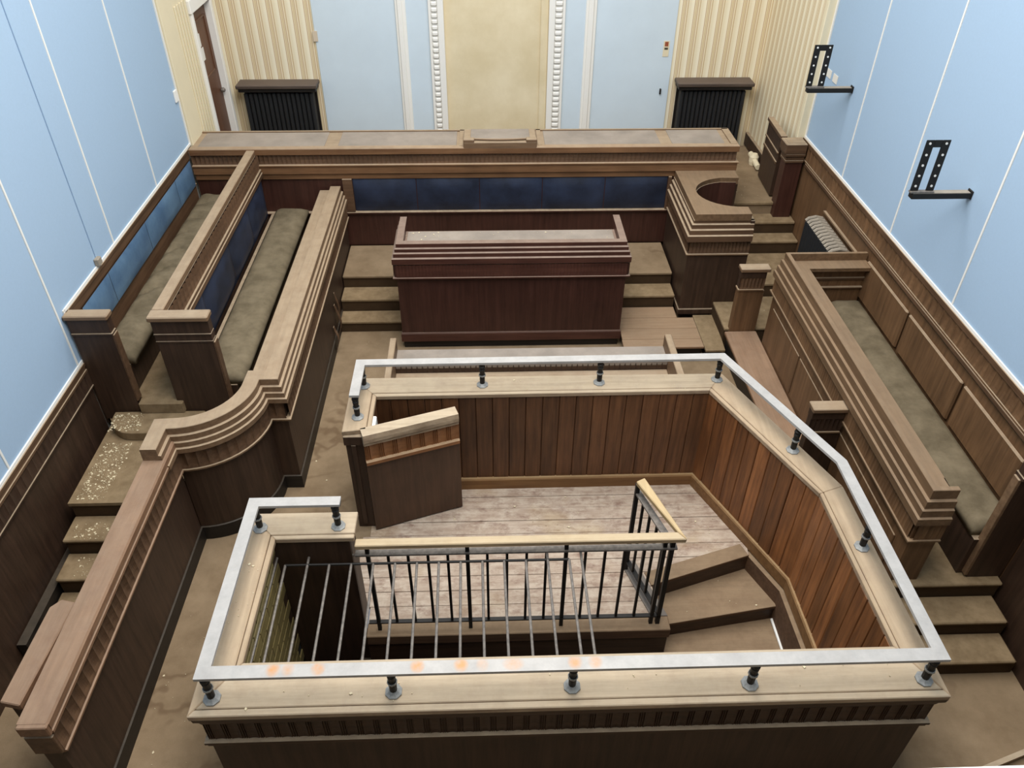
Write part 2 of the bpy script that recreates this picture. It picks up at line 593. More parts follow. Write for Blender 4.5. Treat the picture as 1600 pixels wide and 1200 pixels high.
# blue fabric panels and white battens
battL = [2.75 - 1.18 * 4, 2.75 - 1.18 * 3, 2.75 - 1.18 * 2, 2.75 - 1.18, 2.75, 3.93, 5.10, 6.275, 7.45]
for i, y in enumerate(battL):
    y1 = battL[i + 1] if i + 1 < len(battL) else 8.57
    zb = 1.63 if y > 5.11 else 1.175
    if y < 5.15 < y1:
        prof = [(y + .008, 1.175), (5.2, 1.175), (5.2, 1.63), (y1 - .008, 1.63), (y1 - .008, ZT), (y + .008, ZT)]
        V = [(XL, a, b) for a, b in prof] + [(XL - .03, a, b) for a, b in prof]
        n = len(prof)
        mesh('fabric_panel', V, [tuple(range(n)), tuple(range(n, 2 * n))[::-1]] + [(k, (k + 1) % n, n + (k + 1) % n, n + k) for k in range(n)], BLUE, wl)
    else:
        box('fabric_panel', XL - .03, XL, y + .008, y1 - .008, zb, ZT, BLUE, wl, bevel=.003)
    box('batten', XL - .03, XL + .006, y - .009, y + .009, zb if y != 5.10 else 1.19, ZT, WHITE, wl, bevel=0)
boxes('white_edge_strip', [(XL - .03, XL + .012, 5.2, 8.57, 1.632, 1.655), (XL - .03, XL + .012, YN, 5.2, 1.172, 1.195), (XL - .03, XL + .012, 5.185, 5.205, 1.19, 1.655),
                           (XL - .03, XL + .01, 8.57, 8.59, 1.63, ZT)], WHITE, wl)
battR = [-2.04, -.85, .34, 1.53, 2.72, 3.91, 5.095, 6.285, 7.49]
for i, y in enumerate(battR):
    y1 = battR[i + 1] if i + 1 < len(battR) else 8.62
    box('fabric_panel', XR, XR + .03, y + .008, y1 - .008, 1.645, ZT, BLUE, wr, bevel=.003)
    box('batten', XR - .006, XR + .03, y - .009, y + .009, 1.645, ZT, WHITE, wr, bevel=0)
boxes('white_edge_strip', [(XR - .012, XR + .03, YN, 8.64, 1.645, 1.668), (XR - .01, XR + .03, 8.62, 8.645, 1.645, ZT)], WHITE, wr)


# wainscots -------------------------------------------------------
def wains(parent, x, sgn, y0, y1, z0, zb, zf, zt, w, mat, cap, depth=.012):
    """wall panelling: sgn +1 faces +X"""
    a = (x, y0) if sgn < 0 else (x, y1)
    b = (x, y1) if sgn < 0 else (x, y0)
    # outward (right of travel): travelling +Y has right = +X
    if sgn > 0:
        a, b = (x, y0), (x, y1)
    else:
        a, b = (x, y1), (x, y0)
    path = [a, b]
    sweep('wainscot_panel', path, [(-.02, z0), (.0, z0), (.0, zb - .02), (.026, zb - .014), (.026, zb), (0, zb + .004), (0, zf), (-.02, zf)], mat, parent)
    sweep('wainscot_rail', path, [(-.02, zf), (.022, zf), (.022, zf + .02), (.014, zf + .022), (.014, zt - .03), (.022, zt - .026), (.022, zt), (-.02, zt)], cap, parent)
    flutes('fluted_frieze', path, .02, zb + .006, zf - .002, w, depth, mat, parent)


wains(wl, XL + .0, 1, YN, 5.16, 0, .95, 1.09, 1.172, .085, W_DARK, W_MIDY)
sweep('bench_backing', [(XL, 5.2), (XL, 8.45)], [(-.02, .5), (.0, .5), (.0, 1.215), (.014, 1.22), (.014, 1.235), (0, 1.24), (0, 1.525), (.012, 1.53), (.012, 1.60), (.02, 1.606), (.02, 1.632), (-.02, 1.632)], W_MIDY, wl)
wains(wr, XR - .0, -1, 3.42, 8.64, 0, 1.45, 1.60, 1.645, .1, W_PANELR, W_MIDY, .016)
wains(wr, XR - .0, -1, YN, 3.42, 0, 1.45, 1.60, 1.645, .1, W_DARK, W_MIDY, .016)
sweep('wainscot_moulding', [(XR, 8.4), (XR, YN)], [(0, 1.385), (.02, 1.385), (.03, 1.40), (.03, 1.43), (.018, 1.445), (0, 1.445)], W_MIDY, wr)

# back wall -----------------------------------------------------
yb = YB
box('striped_wallpaper', XL, -2.10, yb - .0, yb + .02, 0, ZT, STRX, wb, bevel=0)
box('striped_wallpaper', 2.40, XR, yb - .0, yb + .02, 0, ZT, STRX, wb, bevel=0)
box('blue_field', -2.10, -1.02, yb - .02, yb + .02, 0, ZT, BLUEP, wb, bevel=0)
box('blue_field', 1.33, 2.40, yb - .02, yb + .02, 0, ZT, BLUEP, wb, bevel=0)
for x0, x1 in ((-1.085, -.955), (1.255, 1.39)):
    s = 1 if x0 < 0 else -1
    xa, xb = (x0, x1)
    boxes('white_moulding', [(xa, xb, yb - .05, yb + .02, 0, ZT), (xa + .03, xb - .04, yb - .075, yb - .05, 0, ZT), ], WHITE, wb, bevel=.006)
box('blue_pilaster', -.955, -.68, yb - .035, yb + .02, 0, ZT, BLUEP, wb, bevel=0)
box('blue_pilaster', 1.0, 1.255, yb - .035, yb + .02, 0, ZT, BLUEP, wb, bevel=0)
for x0, x1 in ((-.68, -.495), (.80, 1.0)):
    boxes('white_beaded_frame', [(x0, x1, yb - .05, yb + .02, 0, ZT), (x0, x0 + .03, yb - .08, yb - .05, 0, ZT), (x1 - .075, x1, yb - .08, yb - .05, 0, ZT)] if x0 < 0 else
          [(x0, x1, yb - .05, yb + .02, 0, ZT), (x1 - .03, x1, yb - .08, yb - .05, 0, ZT), (x0, x0 + .075, yb - .08, yb - .05, 0, ZT)], WHITE, wb, bevel=.004)
    xc = (x0 + .03, x1 - .075) if x0 < 0 else (x0 + .075, x1 - .03)
    bd = boxes('bead_course', [(xc[0] + .004, xc[1] - .004, yb - .075, yb - .045, .95 + i * .068, .95 + i * .068 + .05) for i in range(60)], WHITE, wb, bevel=.012)
box('cream_panel', -.495, .80, yb + .0, yb + .02, 0, ZT, CREAMC, wb, bevel=0)
box('shallow_return', .70, .80, yb - .03, yb + .0, 0, ZT, CREAMC, wb, bevel=.01)

# right return wall with side-on wallpaper, left return with door casing
boxes('striped_return', [(3.58, XR + .03, 8.72, yb, 0, ZT)], STRY, wr)
boxes('white_corner_trim', [(3.55, XR + .02, 8.645, 8.72, 1.62, ZT)], CREAMW, wr, bevel=.01)
box('return_skirting', 3.54, 3.58, 8.75, 10.38, DZ, 1.05, W_DARK, wr)
boxes('fluted_casing', [(XL - .03, XL + .03, 8.60, 8.98, DZ, ZT)] + [(XL + .03, XL + .045, 9.0 + i * .085, 9.0 + i * .085 + .045, DZ, 2.95) for i in range(5)] +
      [(XL - .03, XL + .03, 8.98, 9.44, DZ, ZT)], CREAMW, wl, bevel=.004)
boxes('door_casing', [(XL - .03, XL + .06, 9.42, 9.49, DZ, 2.86), (XL - .03, XL + .06, 10.15, 10.23, DZ, 2.86), (XL - .03, XL + .07, 9.40, 10.25, 2.78, 2.92)], WHITE, wl, bevel=.006)
dr = tag(box('door_1', XL - .07, XL - .02, 9.49, 10.15, DZ, 2.78, DOORW, org=(XL - .045, 9.82, DZ)), 'brown wooden door in white casing at the left of the dais', kind='structure')
boxes('door_moulding', [(XL - .02, XL - .008, 9.60, 10.05, 2.0, 2.02), (XL - .02, XL - .008, 9.60, 10.05, 2.62, 2.64), (XL - .02, XL - .008, 9.60, 9.615, 2.0, 2.64), (XL - .02, XL - .008, 10.035, 10.05, 2.0, 2.64)], DOORW, dr)
boxes('paper_notice', [(XL - .02, XL - .014, 9.62, 9.74, 2.36, 2.50), (XL - .02, XL - .014, 9.66, 9.78, 2.20, 2.34)], PAPER, dr)
lathe('door_knob', XL + .01, 10.08, [(.018, 1.72), (.03, 1.735), (.03, 1.755), (.018, 1.77)], IRONL, dr)


# ------------------------------------------------------------------ shared joinery
def barrier(parent, path, z0, zb, zf, zt, th=.12, capw=.13, shelf=.12, w=.075, mat=None, cap=None, plinth=.1, depth=.016, drop=.03, frieze=None, low=False, capath=None):
    """panelled barrier: outward is to the right of the path"""
    mat = mat or W_DARK
    cap = cap or W_CAPY
    h = zt - zf
    sweep('panel', path, [(-th, z0), (0, z0), (0, zb - .022), (-th, zb - .022)], mat, parent)
    sweep('bead', path, [(-th, zb - .022), (.02, zb - .022), (.036, zb - .014), (.036, zb), (.022, zb + .004), (-th, zb + .004)], cap, parent)
    sweep('frieze_ground', path, [(-th, zb + .004), (.022 - depth - .004, zb + .004), (.022 - depth - .004, zf), (-th, zf)], mat, parent)
    flutes('fluted_frieze', path, .026, zb + .004, zf, w, depth, frieze or mat, parent)
    if low:
        pr = [(-th, zf), (.028, zf), (.034, zf + .01), (.034, zf + .3 * h), (.022, zf + .34 * h), (.03, zf + .45 * h), (.03, zt - .012), (.02, zt), (-capw, zt), (-capw, zf + .3 * h), (-th, zf + .3 * h)]
        sweep('moulded_cap', path, pr, cap, parent)
        if plinth:
            sweep('plinth', path, [(-.02, z0), (.012, z0), (.012, z0 + plinth), (.004, z0 + plinth + .006), (-.02, z0 + plinth + .006)], W_BLACK, parent)
        return
    pr = [(-th, zf), (.026, zf), (.04, zf + .01), (.04, zf + .24 * h), (.024, zf + .26 * h), (.024, zf + .46 * h), (.008, zf + .48 * h),
          (.008, zf + .70 * h), (-.012, zf + .72 * h), (-.012, zt - .004), (-.016, zt), (-.012 - capw, zt)]
    if shelf:
        pr += [(-.012 - capw, zt - drop), (-.012 - capw - shelf, zt - drop), (-.012 - capw - shelf, zt - drop - .035), (-th, zt - drop - .035)]
    else:
        pr += [(-.012 - capw, zf + .3 * h), (-th, zf + .3 * h)]
    if -.012 - capw > -th and not shelf:
        pr = pr[:-2] + [(-th, zt)]
    sweep('moulded_cap', capath or path, pr, cap, parent)
    if plinth:
        sweep('plinth', path, [(-.02, z0), (.012, z0), (.012, z0 + plinth), (.004, z0 + plinth + .006), (-.02, z0 + plinth + .006)], W_BLACK, parent)


def pad(name, x0, x1, y0, y1, z0, z1, mat, parent, axis, puff=.025):
    """upholstered pad: a box face bulged along axis (+x or -y), edges rounded"""
    n = 6
    V, F = [], []
    for i in range(n + 1):
        for j in range(n + 1):
            u, v = i / n, j / n
            b = (1 - (2 * u - 1) ** 6) * (1 - (2 * v - 1) ** 4) * puff
            z = z0 + (z1 - z0) * v
            if axis == '+x':
                V.append((x0 + b, y0 + (y1 - y0) * u, z))
            else:
                V.append((x0 + (x1 - x0) * u, y0 - b, z))
    for i in range(n):
        for j in range(n):
            a = i * (n + 1) + j
            F.append((a, a + n + 1, a + n + 2, a + 1))
    return mesh(name, V, F, mat, parent, smooth=True)


def cushion(name, label, x0, x1, y0, y1, z0, z1, lump=0.0, mat=None, sag=None, group=None):
    """long seat cushion with rounded edges and creased top"""
    nx, ny = 10, max(24, int((y1 - y0) * (70 if lump else 26)))
    V, F = [], []
    rng = random.Random(hash(name + str(x0)) % 1000)
    ph = [rng.uniform(0, 6) for _ in range(8)]
    T = {}
    for i in range(nx + 1):
        for j in range(ny + 1):
            u, v = i / nx, j / ny
            ex = 1 - abs(2 * u - 1) ** 5
            dv = min(v, 1 - v) * (y1 - y0)
            ey = min(1, dv / .05)
            ey = ey * (2 - ey)
            y = y0 + (y1 - y0) * v
            x = x0 + (x1 - x0) * u
            l = 0
            if lump:
                yc = y * 2.7 + ph[0] + .5 * (2 * u - 1) ** 2 + .12 * math.sin(u * 6 + y * 3)
                c1, c2 = yc % 1 - .5, (yc * 1.63 + .3) % 1 - .5
                l = lump * (-1.0 * math.exp(-(c1 / .055) ** 2) - .5 * math.exp(-(c2 / .05) ** 2) + .45 * math.cos(6.283 * c1 + 3.14) + .25 * math.sin(y * 17 + ph[3] + u * 7))
            else:
                l = .004 * math.sin(y * 5 + ph[4]) + .003 * math.sin(y * 23 + u * 5 + ph[5])
            z = z0 + (z1 - z0) * (.55 + .45 * min(ex, ey)) + l * ex * ey
            V.append((x, y, z))
    k = len(V)
    for i in range(nx + 1):
        for j in range(ny + 1):
            x, y, z = V[i * (ny + 1) + j]
            V.append((x, y, z0))
    for i in range(nx):
        for j in range(ny):
            a = i * (ny + 1) + j
            F.append((a, a + ny + 1, a + ny + 2, a + 1))
            F.append((k + a, k + a + 1, k + a + ny + 2, k + a + ny + 1))
    for j in range(ny):
        for a in (j, nx * (ny + 1) + j):
            F.append((a, a + 1, k + a + 1, k + a))
    for i in range(nx):
        for a in (i * (ny + 1), i * (ny + 1) + ny):
            F.append((a, a + ny + 1, k + a + ny + 1, k + a))
    o = mesh(name, V, F, mat or CUSH, org=((x0 + x1) / 2, (y0 + y1) / 2, z0), smooth=True)
    return tag(o, label, 'cushion', group)


# ------------------------------------------------------------------ judges' bench
jb = thing('judges_bench', 'long judges bench with leather-inset top and fluted front on the back dais', 'desk', (0, 8.7, .43))
PJ = [(XL + .02, 8.46), (2.83, 8.46), (2.83, 8.98)]
sweep('front_panel', PJ, [(-.06, .43), (0, .43), (0, .84), (.03, .845), (.03, .862), (-.02, .866), (-.02, 1.27), (-.06, 1.27)], W_RED, jb)
sweep('cornice', PJ, [(-.06, 1.27), (.0, 1.27), (.0, 1.335), (.022, 1.34), (.022, 1.425), (.034, 1.43), (.034, 1.442), (.0, 1.446), (-.06, 1.446)], W_ORANGE, jb)
sweep('frieze_ground', PJ, [(-.06, 1.446), (-.02, 1.446), (-.02, 1.555), (-.06, 1.555)], W_DARK, jb)
flutes('fluted_frieze', PJ, .0, 1.446, 1.555, .05, .012, W_MID, jb)
sweep('top_edge', PJ, [(-.06, 1.555), (.01, 1.555), (.018, 1.56), (.018, 1.622), (.01, 1.63), (-.06, 1.63)], W_ORANGE, jb)
boxes('desk_top', [(XL + .02, -.28, 8.515, 8.99, 1.58, 1.618), (.6, 2.78, 8.515, 8.99, 1.58, 1.618), (-.28, .6, 8.515, 8.99, 1.58, 1.618)], W_CAPX, jb)
boxes('back_edge', [(XL + .02, 2.83, 8.955, 8.985, 1.58, 1.632), (-.30, -.25, 8.5, 8.98, 1.6, 1.632), (.58, .63, 8.5, 8.98, 1.6, 1.632), (2.76, 2.83, 8.5, 8.98, 1.60, 1.632)], W_CAPX, jb)
for x0, x1 in ((-3.2, -1.80), (-1.65, -.33), (.66, 1.97), (2.10, 2.70)):
    box('leather_inset', x0, x1, 8.53, 8.95, 1.612, 1.624, LEATHER, jb, bevel=.003)
# the raised reading slope in the middle
rs = box('reading_slope', -.25, .565, 8.44, 8.84, 1.62, 1.69, W_CAPX, jb, bevel=.008)
box('slope_leather', -.17, .49, 8.54, 8.82, 1.688, 1.698, LEATHER, rs, bevel=.003)
tube('curved_lip', [(-.13 + .575 * t / 12, 8.50 - .02 * math.sin(math.pi * t / 12), 1.705) for t in range(13)], .012, W_CAPX, rs)
boxes('lip_end', [(-.25, -.13, 8.44, 8.52, 1.68, 1.72), (.445, .565, 8.44, 8.52, 1.68, 1.72)], W_CAPX, rs, bevel=.006)
for i in range(5):
    xa = -1.53 + i * .724
    pad('back_pad', xa + .004, xa + .72, 8.475, 8.475, .87, 1.262, NAVY, jb, '-y', .03)
box('pad_frame', -1.64, -1.53, 8.44, 8.48, .866, 1.27, W_MID, jb)
box('pad_frame', 2.09, 2.13, 8.44, 8.48, .866, 1.27, W_MID, jb)
box('back_panel', XL + .02, 2.83, 8.94, 8.98, DZ, 1.6, W_DARKX, jb)

ds = thing('judges_dais', 'raised carpeted floor behind the long judges bench', 'platform', (0, 9.5, 0))
mesh('dais_floor', *boxvf(XL + .075, 3.535, 8.565, YB - .085, 0.01, DZ), CARPET, ds)

# steps up to the dais at the right
st = thing('dais_steps', 'carpeted steps rising beside the witness box to the judges dais', 'steps', (3.2, 7.6, 0))
for x0, x1, y0, y1, z in ((2.5, 3.63, 6.79, 7.42, .29), (2.79, 3.635, 7.42, 8.115, .45), (2.79, 3.64, 8.115, 8.33, .602), (2.79, 3.64, 8.33, 8.56, .741)):
    box('riser', x0, x1, y0 + .012, y1, .005, z - .03, RISER, st, bevel=0)
    box('tread', x0, x1, y0, y1, z - .03, z, CARPETD, st, bevel=.006)
box('nosing', 2.84, 3.46, 8.545, 8.60, DZ - .03, DZ + .004, CARPETD, st, bevel=.006)

# clerk's dais with flights either side
cd = thing('clerk_dais', 'carpeted clerk platform with short steps either side of the clerk desk', 'platform', (.2, 8, 0))
boxes('riser', [(-1.64, 2.1, 7.735, 8.44, .005, .402), (-1.64, -.96, 7.47, 7.75, .005, .257), (-1.64, -.96, 7.25, 7.48, .005, .11), (1.44, 2.1, 7.48, 7.75, .005, .257)], RISER, cd)
box('tread', -1.64, 2.1, 7.72, 8.44, .402, .432, CARPET, cd, bevel=.006)
box('tread', -1.64, -.955, 7.458, 7.73, .257, .287, CARPETD, cd, bevel=.006)
box('tread', -1.64, -.955, 7.237, 7.46, .11, .14, CARPETD, cd, bevel=.006)
box('tread', 1.435, 2.1, 7.465, 7.73, .257, .287, CARPETD, cd, bevel=.006)
pp = thing('plank_platform', 'low plank platform in front of the witness box', 'platform', (1.95, 7.0, 0))
ys = [6.675, 6.83, 7.03, 7.24, 7.46]
for a, b in zip(ys[:-1], ys[1:]):
    box('plank', 1.43 if a > 6.7 else 1.425, 2.28 if a < 7.2 else 2.10, a + .002, b - .002, .115, .14, W_PLAT, pp, bevel=.003)
prism('side_board', [(2.284, 6.61), (2.49, 6.61), (2.525, 7.285), (2.284, 7.285)], .115, .14, CARPETD, pp)
boxes('bearer', [(1.46, 2.26, 6.72, 6.78, .005, .115), (1.46, 2.08, 7.35, 7.42, .005, .115), (2.3, 2.46, 6.66, 7.25, .005, .115)], W_BLACK, pp)

# ------------------------------------------------------------------ clerk's desk
ck = thing('clerk_desk', 'tall reddish clerk desk with stepped cornice and grey leather top', 'desk', (.24, 7.2, 0))
PC = [(-.925, 7.54), (-.925, 6.93), (1.41, 6.93), (1.41, 7.54)]
W_REDX = wood('red_wood_along', (66, 38, 31), (88, 55, 45), 'x', 0.8, (150, 130, 115), rough=0.4)
sweep('panel', PC, [(-.05, .20), (0, .20), (0, .868), (-.05, .868)], W_RED, ck)
sweep('skirting', PC, [(-.05, .09), (.012, .09), (.012, .185), (.004, .20), (-.05, .20)], W_REDX, ck)
sweep('plinth', PC, [(-.05, .0), (-.012, .0), (-.012, .09), (-.05, .09)], W_BLACK, ck)
sweep('bead', PC, [(-.05, .868), (.026, .868), (.038, .878), (.038, .89), (.028, .894), (-.05, .894)], W_REDX, ck)
flutes('fluted_frieze', PC, .030, .894, 1.032, .034, .007, W_REDX, ck)
sweep('frieze_ground', PC, [(-.05, .894), (.02, .894), (.02, 1.032), (-.05, 1.032)], W_RED, ck)
sweep('cornice', PC, [(-.05, 1.032), (.012, 1.032), (.034, 1.045), (.034, 1.105), (.016, 1.115), (.016, 1.155), (0, 1.165), (0, 1.20), (-.016, 1.21), (-.016, 1.25), (-.085, 1.25), (-.085, 1.14), (-.05, 1.14)], W_REDX, ck)
box('desk_top', -.85, 1.335, 7.0, 7.38, 1.10, 1.165, W_REDX, ck)
box('leather_top', -.82, 1.30, 7.02, 7.36, 1.163, 1.17, LEATHER, ck, bevel=.002)

# ------------------------------------------------------------------ solicitors' table behind the dock
so = thing('solicitors_table', 'low fluted table with upstand ends between dock and clerk desk', 'desk', (.4, 5.7, 0))
for x0, x1 in ((-.93, -.87), (1.665, 1.73)):
    box('end_panel', x0, x1, 5.32, 6.06, 0, .745, W_CAPY, so, bevel=.006)
box('table_top', -.87, 1.665, 5.80, 6.04, .58, .62, LEATHER, so)
box('table_front', -.87, 1.665, 5.80, 5.84, 0, .58, W_DARKX, so)
flutes('fluted_frieze', [(-.87, 5.797), (1.665, 5.797)], 0, .53, .60, .05, .01, W_DARK, so)
box('front_ledge', -.87, 1.665, 5.40, 5.80, .495, .525, W_CAPX, so)
box('back_board', -.87, 1.665, 6.02, 6.05, 0, .58, W_DARKX, so)

# ------------------------------------------------------------------ witness box
wt = thing('witness_box', 'tall witness box with stepped cornice and semicircular cut in its top', 'witness box', (2.45, 7.9, .14))
PW = [(2.125, 8.43), (2.125, 7.315), (2.775, 7.315)]
sweep('panel', PW, [(-.05, .14), (0, .14), (0, .878), (-.05, .878)], W_DARK, wt)
sweep('skirting', PW, [(0, .14), (.01, .14), (.01, .20), (.0, .21)], W_DARK, wt)
sweep('bead', PW, [(-.05, .878), (.01, .878), (.02, .888), (.02, .90), (.006, .904), (-.05, .904)], W_CAPX, wt)
sweep('frieze_ground', PW, [(-.05, .904), (-.014, .904), (-.014, 1.043), (-.05, 1.043)], W_DARK, wt)
flutes('fluted_frieze', PW, .006, .904, 1.043, .038, .012, W_MID, wt)
sweep('cornice', PW, [(-.05, 1.043), (.01, 1.043), (.036, 1.055), (.036, 1.12), (.018, 1.13), (.018, 1.18), (0, 1.19), (0, 1.235), (-.018, 1.245), (-.018, 1.275), (-.05, 1.275)], W_MID, wt)
cut = [(2.80, 8.215)]
for k in range(0, 17):
    t = math.pi / 2 + .18 + (math.pi - .36) * k / 16
    cut.append((2.70 + .43 * math.cos(t), 7.86 + .368 * math.sin(t)))
cut.append((2.735, 7.492))
top = [(2.15, 7.325), (2.735, 7.325)] + cut[::-1] + [(2.825, 8.215), (2.83, 8.42), (2.15, 8.42)]
prism('box_top', top, 1.275, 1.35, W_CAPR, wt, bevel=0)
V, F = [], []
for (x, y) in cut:
    V += [(x, y, .60), (x, y, 1.30)]
for i in range(len(cut) - 1):
    F.append((2 * i, 2 * i + 2, 2 * i + 3, 2 * i + 1))
ln = mesh('curved_lining', V, F, W_RED, wt)
sm = ln.modifiers.new('thick', 'SOLIDIFY')
sm.thickness = .015
sm.offset = 0
box('side_jamb', 2.735, 2.78, 7.325, 7.49, .14, 1.275, W_DARK, wt)
box('side_jamb', 2.79, 2.83, 8.22, 8.42, .14, 1.275, W_DARK, wt)
box('standing_floor', 2.18, 2.78, 7.38, 8.42, .14, .602, CARPET, wt, bevel=0)

# ------------------------------------------------------------------ jury box
jp = thing('jury_platform', 'raised carpeted jury platform with steps descending at the left wall', 'platform', (-2.7, 6, 0))
arc_in = [(-2.35 + .43 * math.sin(t), 4.86 - .43 * math.cos(t)) for t in [math.pi / 2 * k / 8 for k in range(9)]]
prism('landing', [(-3.21, 4.18), (-2.47, 4.18), (-2.47, 4.42)] + arc_in[1:] + [(-1.92, 4.97), (-1.80, 4.97), (-1.80, 8.44), (-3.27, 8.44), (-3.27, 5.2), (-3.21, 5.1)], .545, .575, CARPETD, jp, bevel=0)
prism('landing_base', [(-3.20, 4.19), (-2.48, 4.19), (-2.48, 4.42), (-2.48, 5.1), (-1.82, 5.1), (-1.82, 8.43), (-3.26, 8.43), (-3.26, 5.2), (-3.20, 5.1)], .005, .545, RISER, jp, bevel=0)
for i, z in enumerate((.43, .285, .14)):
    y0 = 3.938 - i * .245
    box('tread', -3.205, -2.49, y0, y0 + .25, z - .03, z, CARPETD, jp, bevel=.008)
    box('riser', -3.195, -2.495, y0 + .015, y0 + .255, .005, z - .03, RISER, jp, bevel=0)
rst = [(-2.42, 5.15), (-2.42, 4.875), (-2.95, 4.875)] + [(-2.95 - .225 * math.sin(a), 5.1 - .225 * math.cos(a)) for a in [math.pi / 2 * k / 8 for k in range(1, 9)]] + [(-3.175, 5.15)]
prism('round_step', rst, .575, .66, CARPETD, jp, bevel=.006)
box('row_step', -2.945, -2.58, 5.12, 5.25, .66, .765, CARPETD, jp, bevel=.006)
box('row_floor', -3.26, -2.62, 5.22, 8.43, .575, .762, CARPETD, jp, bevel=0)
boxes('stringer', [(-3.28, -3.215, 3.2, 4.18, .0, .22)], W_BLACK, jp)

ra = thing('jury_bench', 'rear jury bench against the left wall with faded blue back', 'bench', (-3.1, 6.8, .76))
for a, b in ((5.42, 5.98), (5.98, 6.92), (6.92, 7.86), (7.86, 8.40)):
    pad('back_pad', XL + .022, 0, a + .003, b - .003, 1.235, 1.525, NAVYL, ra, '+x', .018)
box('seat_frame', -3.27, -3.0, 5.24, 8.43, .762, 1.03, W_DARK, ra)
ep = box('end_panel', -3.275, -2.965, 5.16, 5.235, .575, 1.44, W_DARK, ra)
boxes('end_moulding', [(-3.275, -2.955, 5.148, 5.235, 1.44, 1.462), (-3.275, -2.962, 5.156, 5.235, 1.462, 1.59)], W_DARK, ra, bevel=.004)
box('end_cap', -3.285, -2.945, 5.135, 5.245, 1.59, 1.632, W_CAPX, ra, bevel=.008)
box('end_edge', -2.968, -2.95, 5.16, 5.235, .765, 1.44, W_MID, ra, bevel=.003)
cushion('seat_cushion', 'crumpled olive seat cushion lying loose on the rear jury bench', -3.255, -2.95, 5.33, 8.40, 1.03, 1.14, lump=.022)

rb = thing('jury_bench', 'front jury bench with navy padded back and wide end panel', 'bench', (-2.4, 6.8, .575))
box('back_panel', -2.63, -2.545, 5.22, 8.44, .575, 1.40, W_DARK, rb, bevel=0)
PB = [(-2.545, 5.24), (-2.545, 8.44)]
sweep('back_rail', PB, [(-.06, 1.31), (.03, 1.31), (.034, 1.32), (.034, 1.36), (.026, 1.365), (.026, 1.395), (.012, 1.405), (-.06, 1.405)], W_MIDY, rb)
flutes('fluted_frieze', PB, .014, 1.405, 1.56, .085, .016, W_MIDY, rb)
sweep('frieze_ground', PB, [(-.085, 1.40), (-.006, 1.40), (-.006, 1.56), (-.085, 1.56)], W_DARK, rb)
box('back_cap', -2.645, -2.552, 5.252, 8.445, 1.56, 1.615, W_CAPY, rb, bevel=.006)
for a, b in ((5.26, 6.03), (6.03, 6.95), (6.95, 7.75), (7.75, 8.43)):
    pad('back_pad', -2.544, 0, a + .003, b - .003, .84, 1.305, NAVY, rb, '+x', .035)
box('seat_frame', -2.50, -2.13, 5.24, 8.43, .575, .86, W_DARK, rb)
box('end_panel', -2.635, -2.195, 5.16, 5.235, .575, 1.36, W_DARK, rb)
boxes('end_moulding', [(-2.64, -2.19, 5.152, 5.235, 1.36, 1.378), (-2.64, -2.19, 5.148, 5.235, 1.43, 1.448), (-2.637, -2.193, 5.156, 5.235, 1.36, 1.57)], W_DARK, rb, bevel=.003)
box('end_cap', -2.65, -2.18, 5.13, 5.25, 1.57, 1.615, W_CAPX, rb, bevel=.008)
box('end_edge', -2.197, -2.18, 5.16, 5.235, .58, 1.36, W_MID, rb, bevel=.003)
cushion('seat_cushion', 'smooth olive seat cushion on the front jury bench', -2.43, -2.06, 5.25, 8.40, .86, .965)

bar = thing('jury_barrier', 'long brown jury barrier with curved corner and fluted frieze', 'barrier', (-2.0, 5, 0))
arc = [(-2.345 + .55 * math.sin(t), 4.86 - .55 * math.cos(t)) for t in [math.pi / 2 * k / 14 for k in range(15)]]
PT = [(-2.345, 4.10), (-2.345, 4.31)] + arc[1:] + [(-1.80, 4.875), (-1.65, 4.875), (-1.65, 8.44)]
PT = [PT[0], PT[1]] + arc[1:-1] + [(-1.796, 4.875), (-1.65, 4.875), (-1.65, 8.44)]
curve = PT[1:-2]
barrier(bar, [PT[1]] + PT[2:], 0, .81, .975, 1.19, th=.10, capw=.115, shelf=0, cap=W_CAPY, plinth=.14, capath=PT, depth=.02, frieze=W_MIDY)
barrier(bar, [(-2.345, 2.15), (-2.345, 4.30)], 0, .81, .985, 1.085, th=.10, capw=.13, shelf=0, cap=W_LOW, low=True, plinth=.14, depth=.022, frieze=W_MIDY)
box('cap_return', -2.475, -2.315, 2.125, 2.16, 1.0, 1.083, W_LOW, bar, bevel=.006)
box('end_frieze', -2.47, -2.32, 2.13, 2.155, .81, .98, W_MIDY, bar, bevel=.004)
box('desk_shelf', -1.905, -1.77, 4.96, 8.44, 1.11, 1.145, W_CAPY, bar, bevel=.006)
box('shelf_apron', -1.79, -1.745, 4.98, 8.43, .60, 1.11, W_DARK, bar, bevel=0)
for k, (y0, y1, z0, z1, o) in enumerate(((7.02, 7.06, .05, .46, .05), (7.10, 7.13, .22, .56, .035), (6.84, 6.88, .02, .30, .04))):
    V = []
    for t in range(7):
        u = t / 6
        z = z0 + (z1 - z0) * u
        b = -1.646 + o * math.sin(math.pi * u) ** 1.5 + .004
        V += [(b, y0 + .05 * u, z), (b + .006 * math.sin(math.pi * u), y1 + .05 * u, z), (b + .004 + .006 * math.sin(math.pi * u), y1 + .05 * u, z), (b + .004, y0 + .05 * u, z)]
    F = [(0, 1, 2, 3), (24, 27, 26, 25)] + [(4 * t + j, 4 * t + (j + 1) % 4, 4 * t + 4 + (j + 1) % 4, 4 * t + 4 + j) for t in range(6) for j in range(4)]
    mesh('peeling_veneer', V, F, W_MID, bar)
tg = thing('wooden_gate', 'worn wooden gate leaf standing folded back beside the near end of the jury barrier', 'gate', (-2.58, 2.6, 0))
V2 = [(-2.645, 2.30), (-2.53, 2.275), (-2.492, 2.93), (-2.585, 2.955), (-2.635, 2.90)]
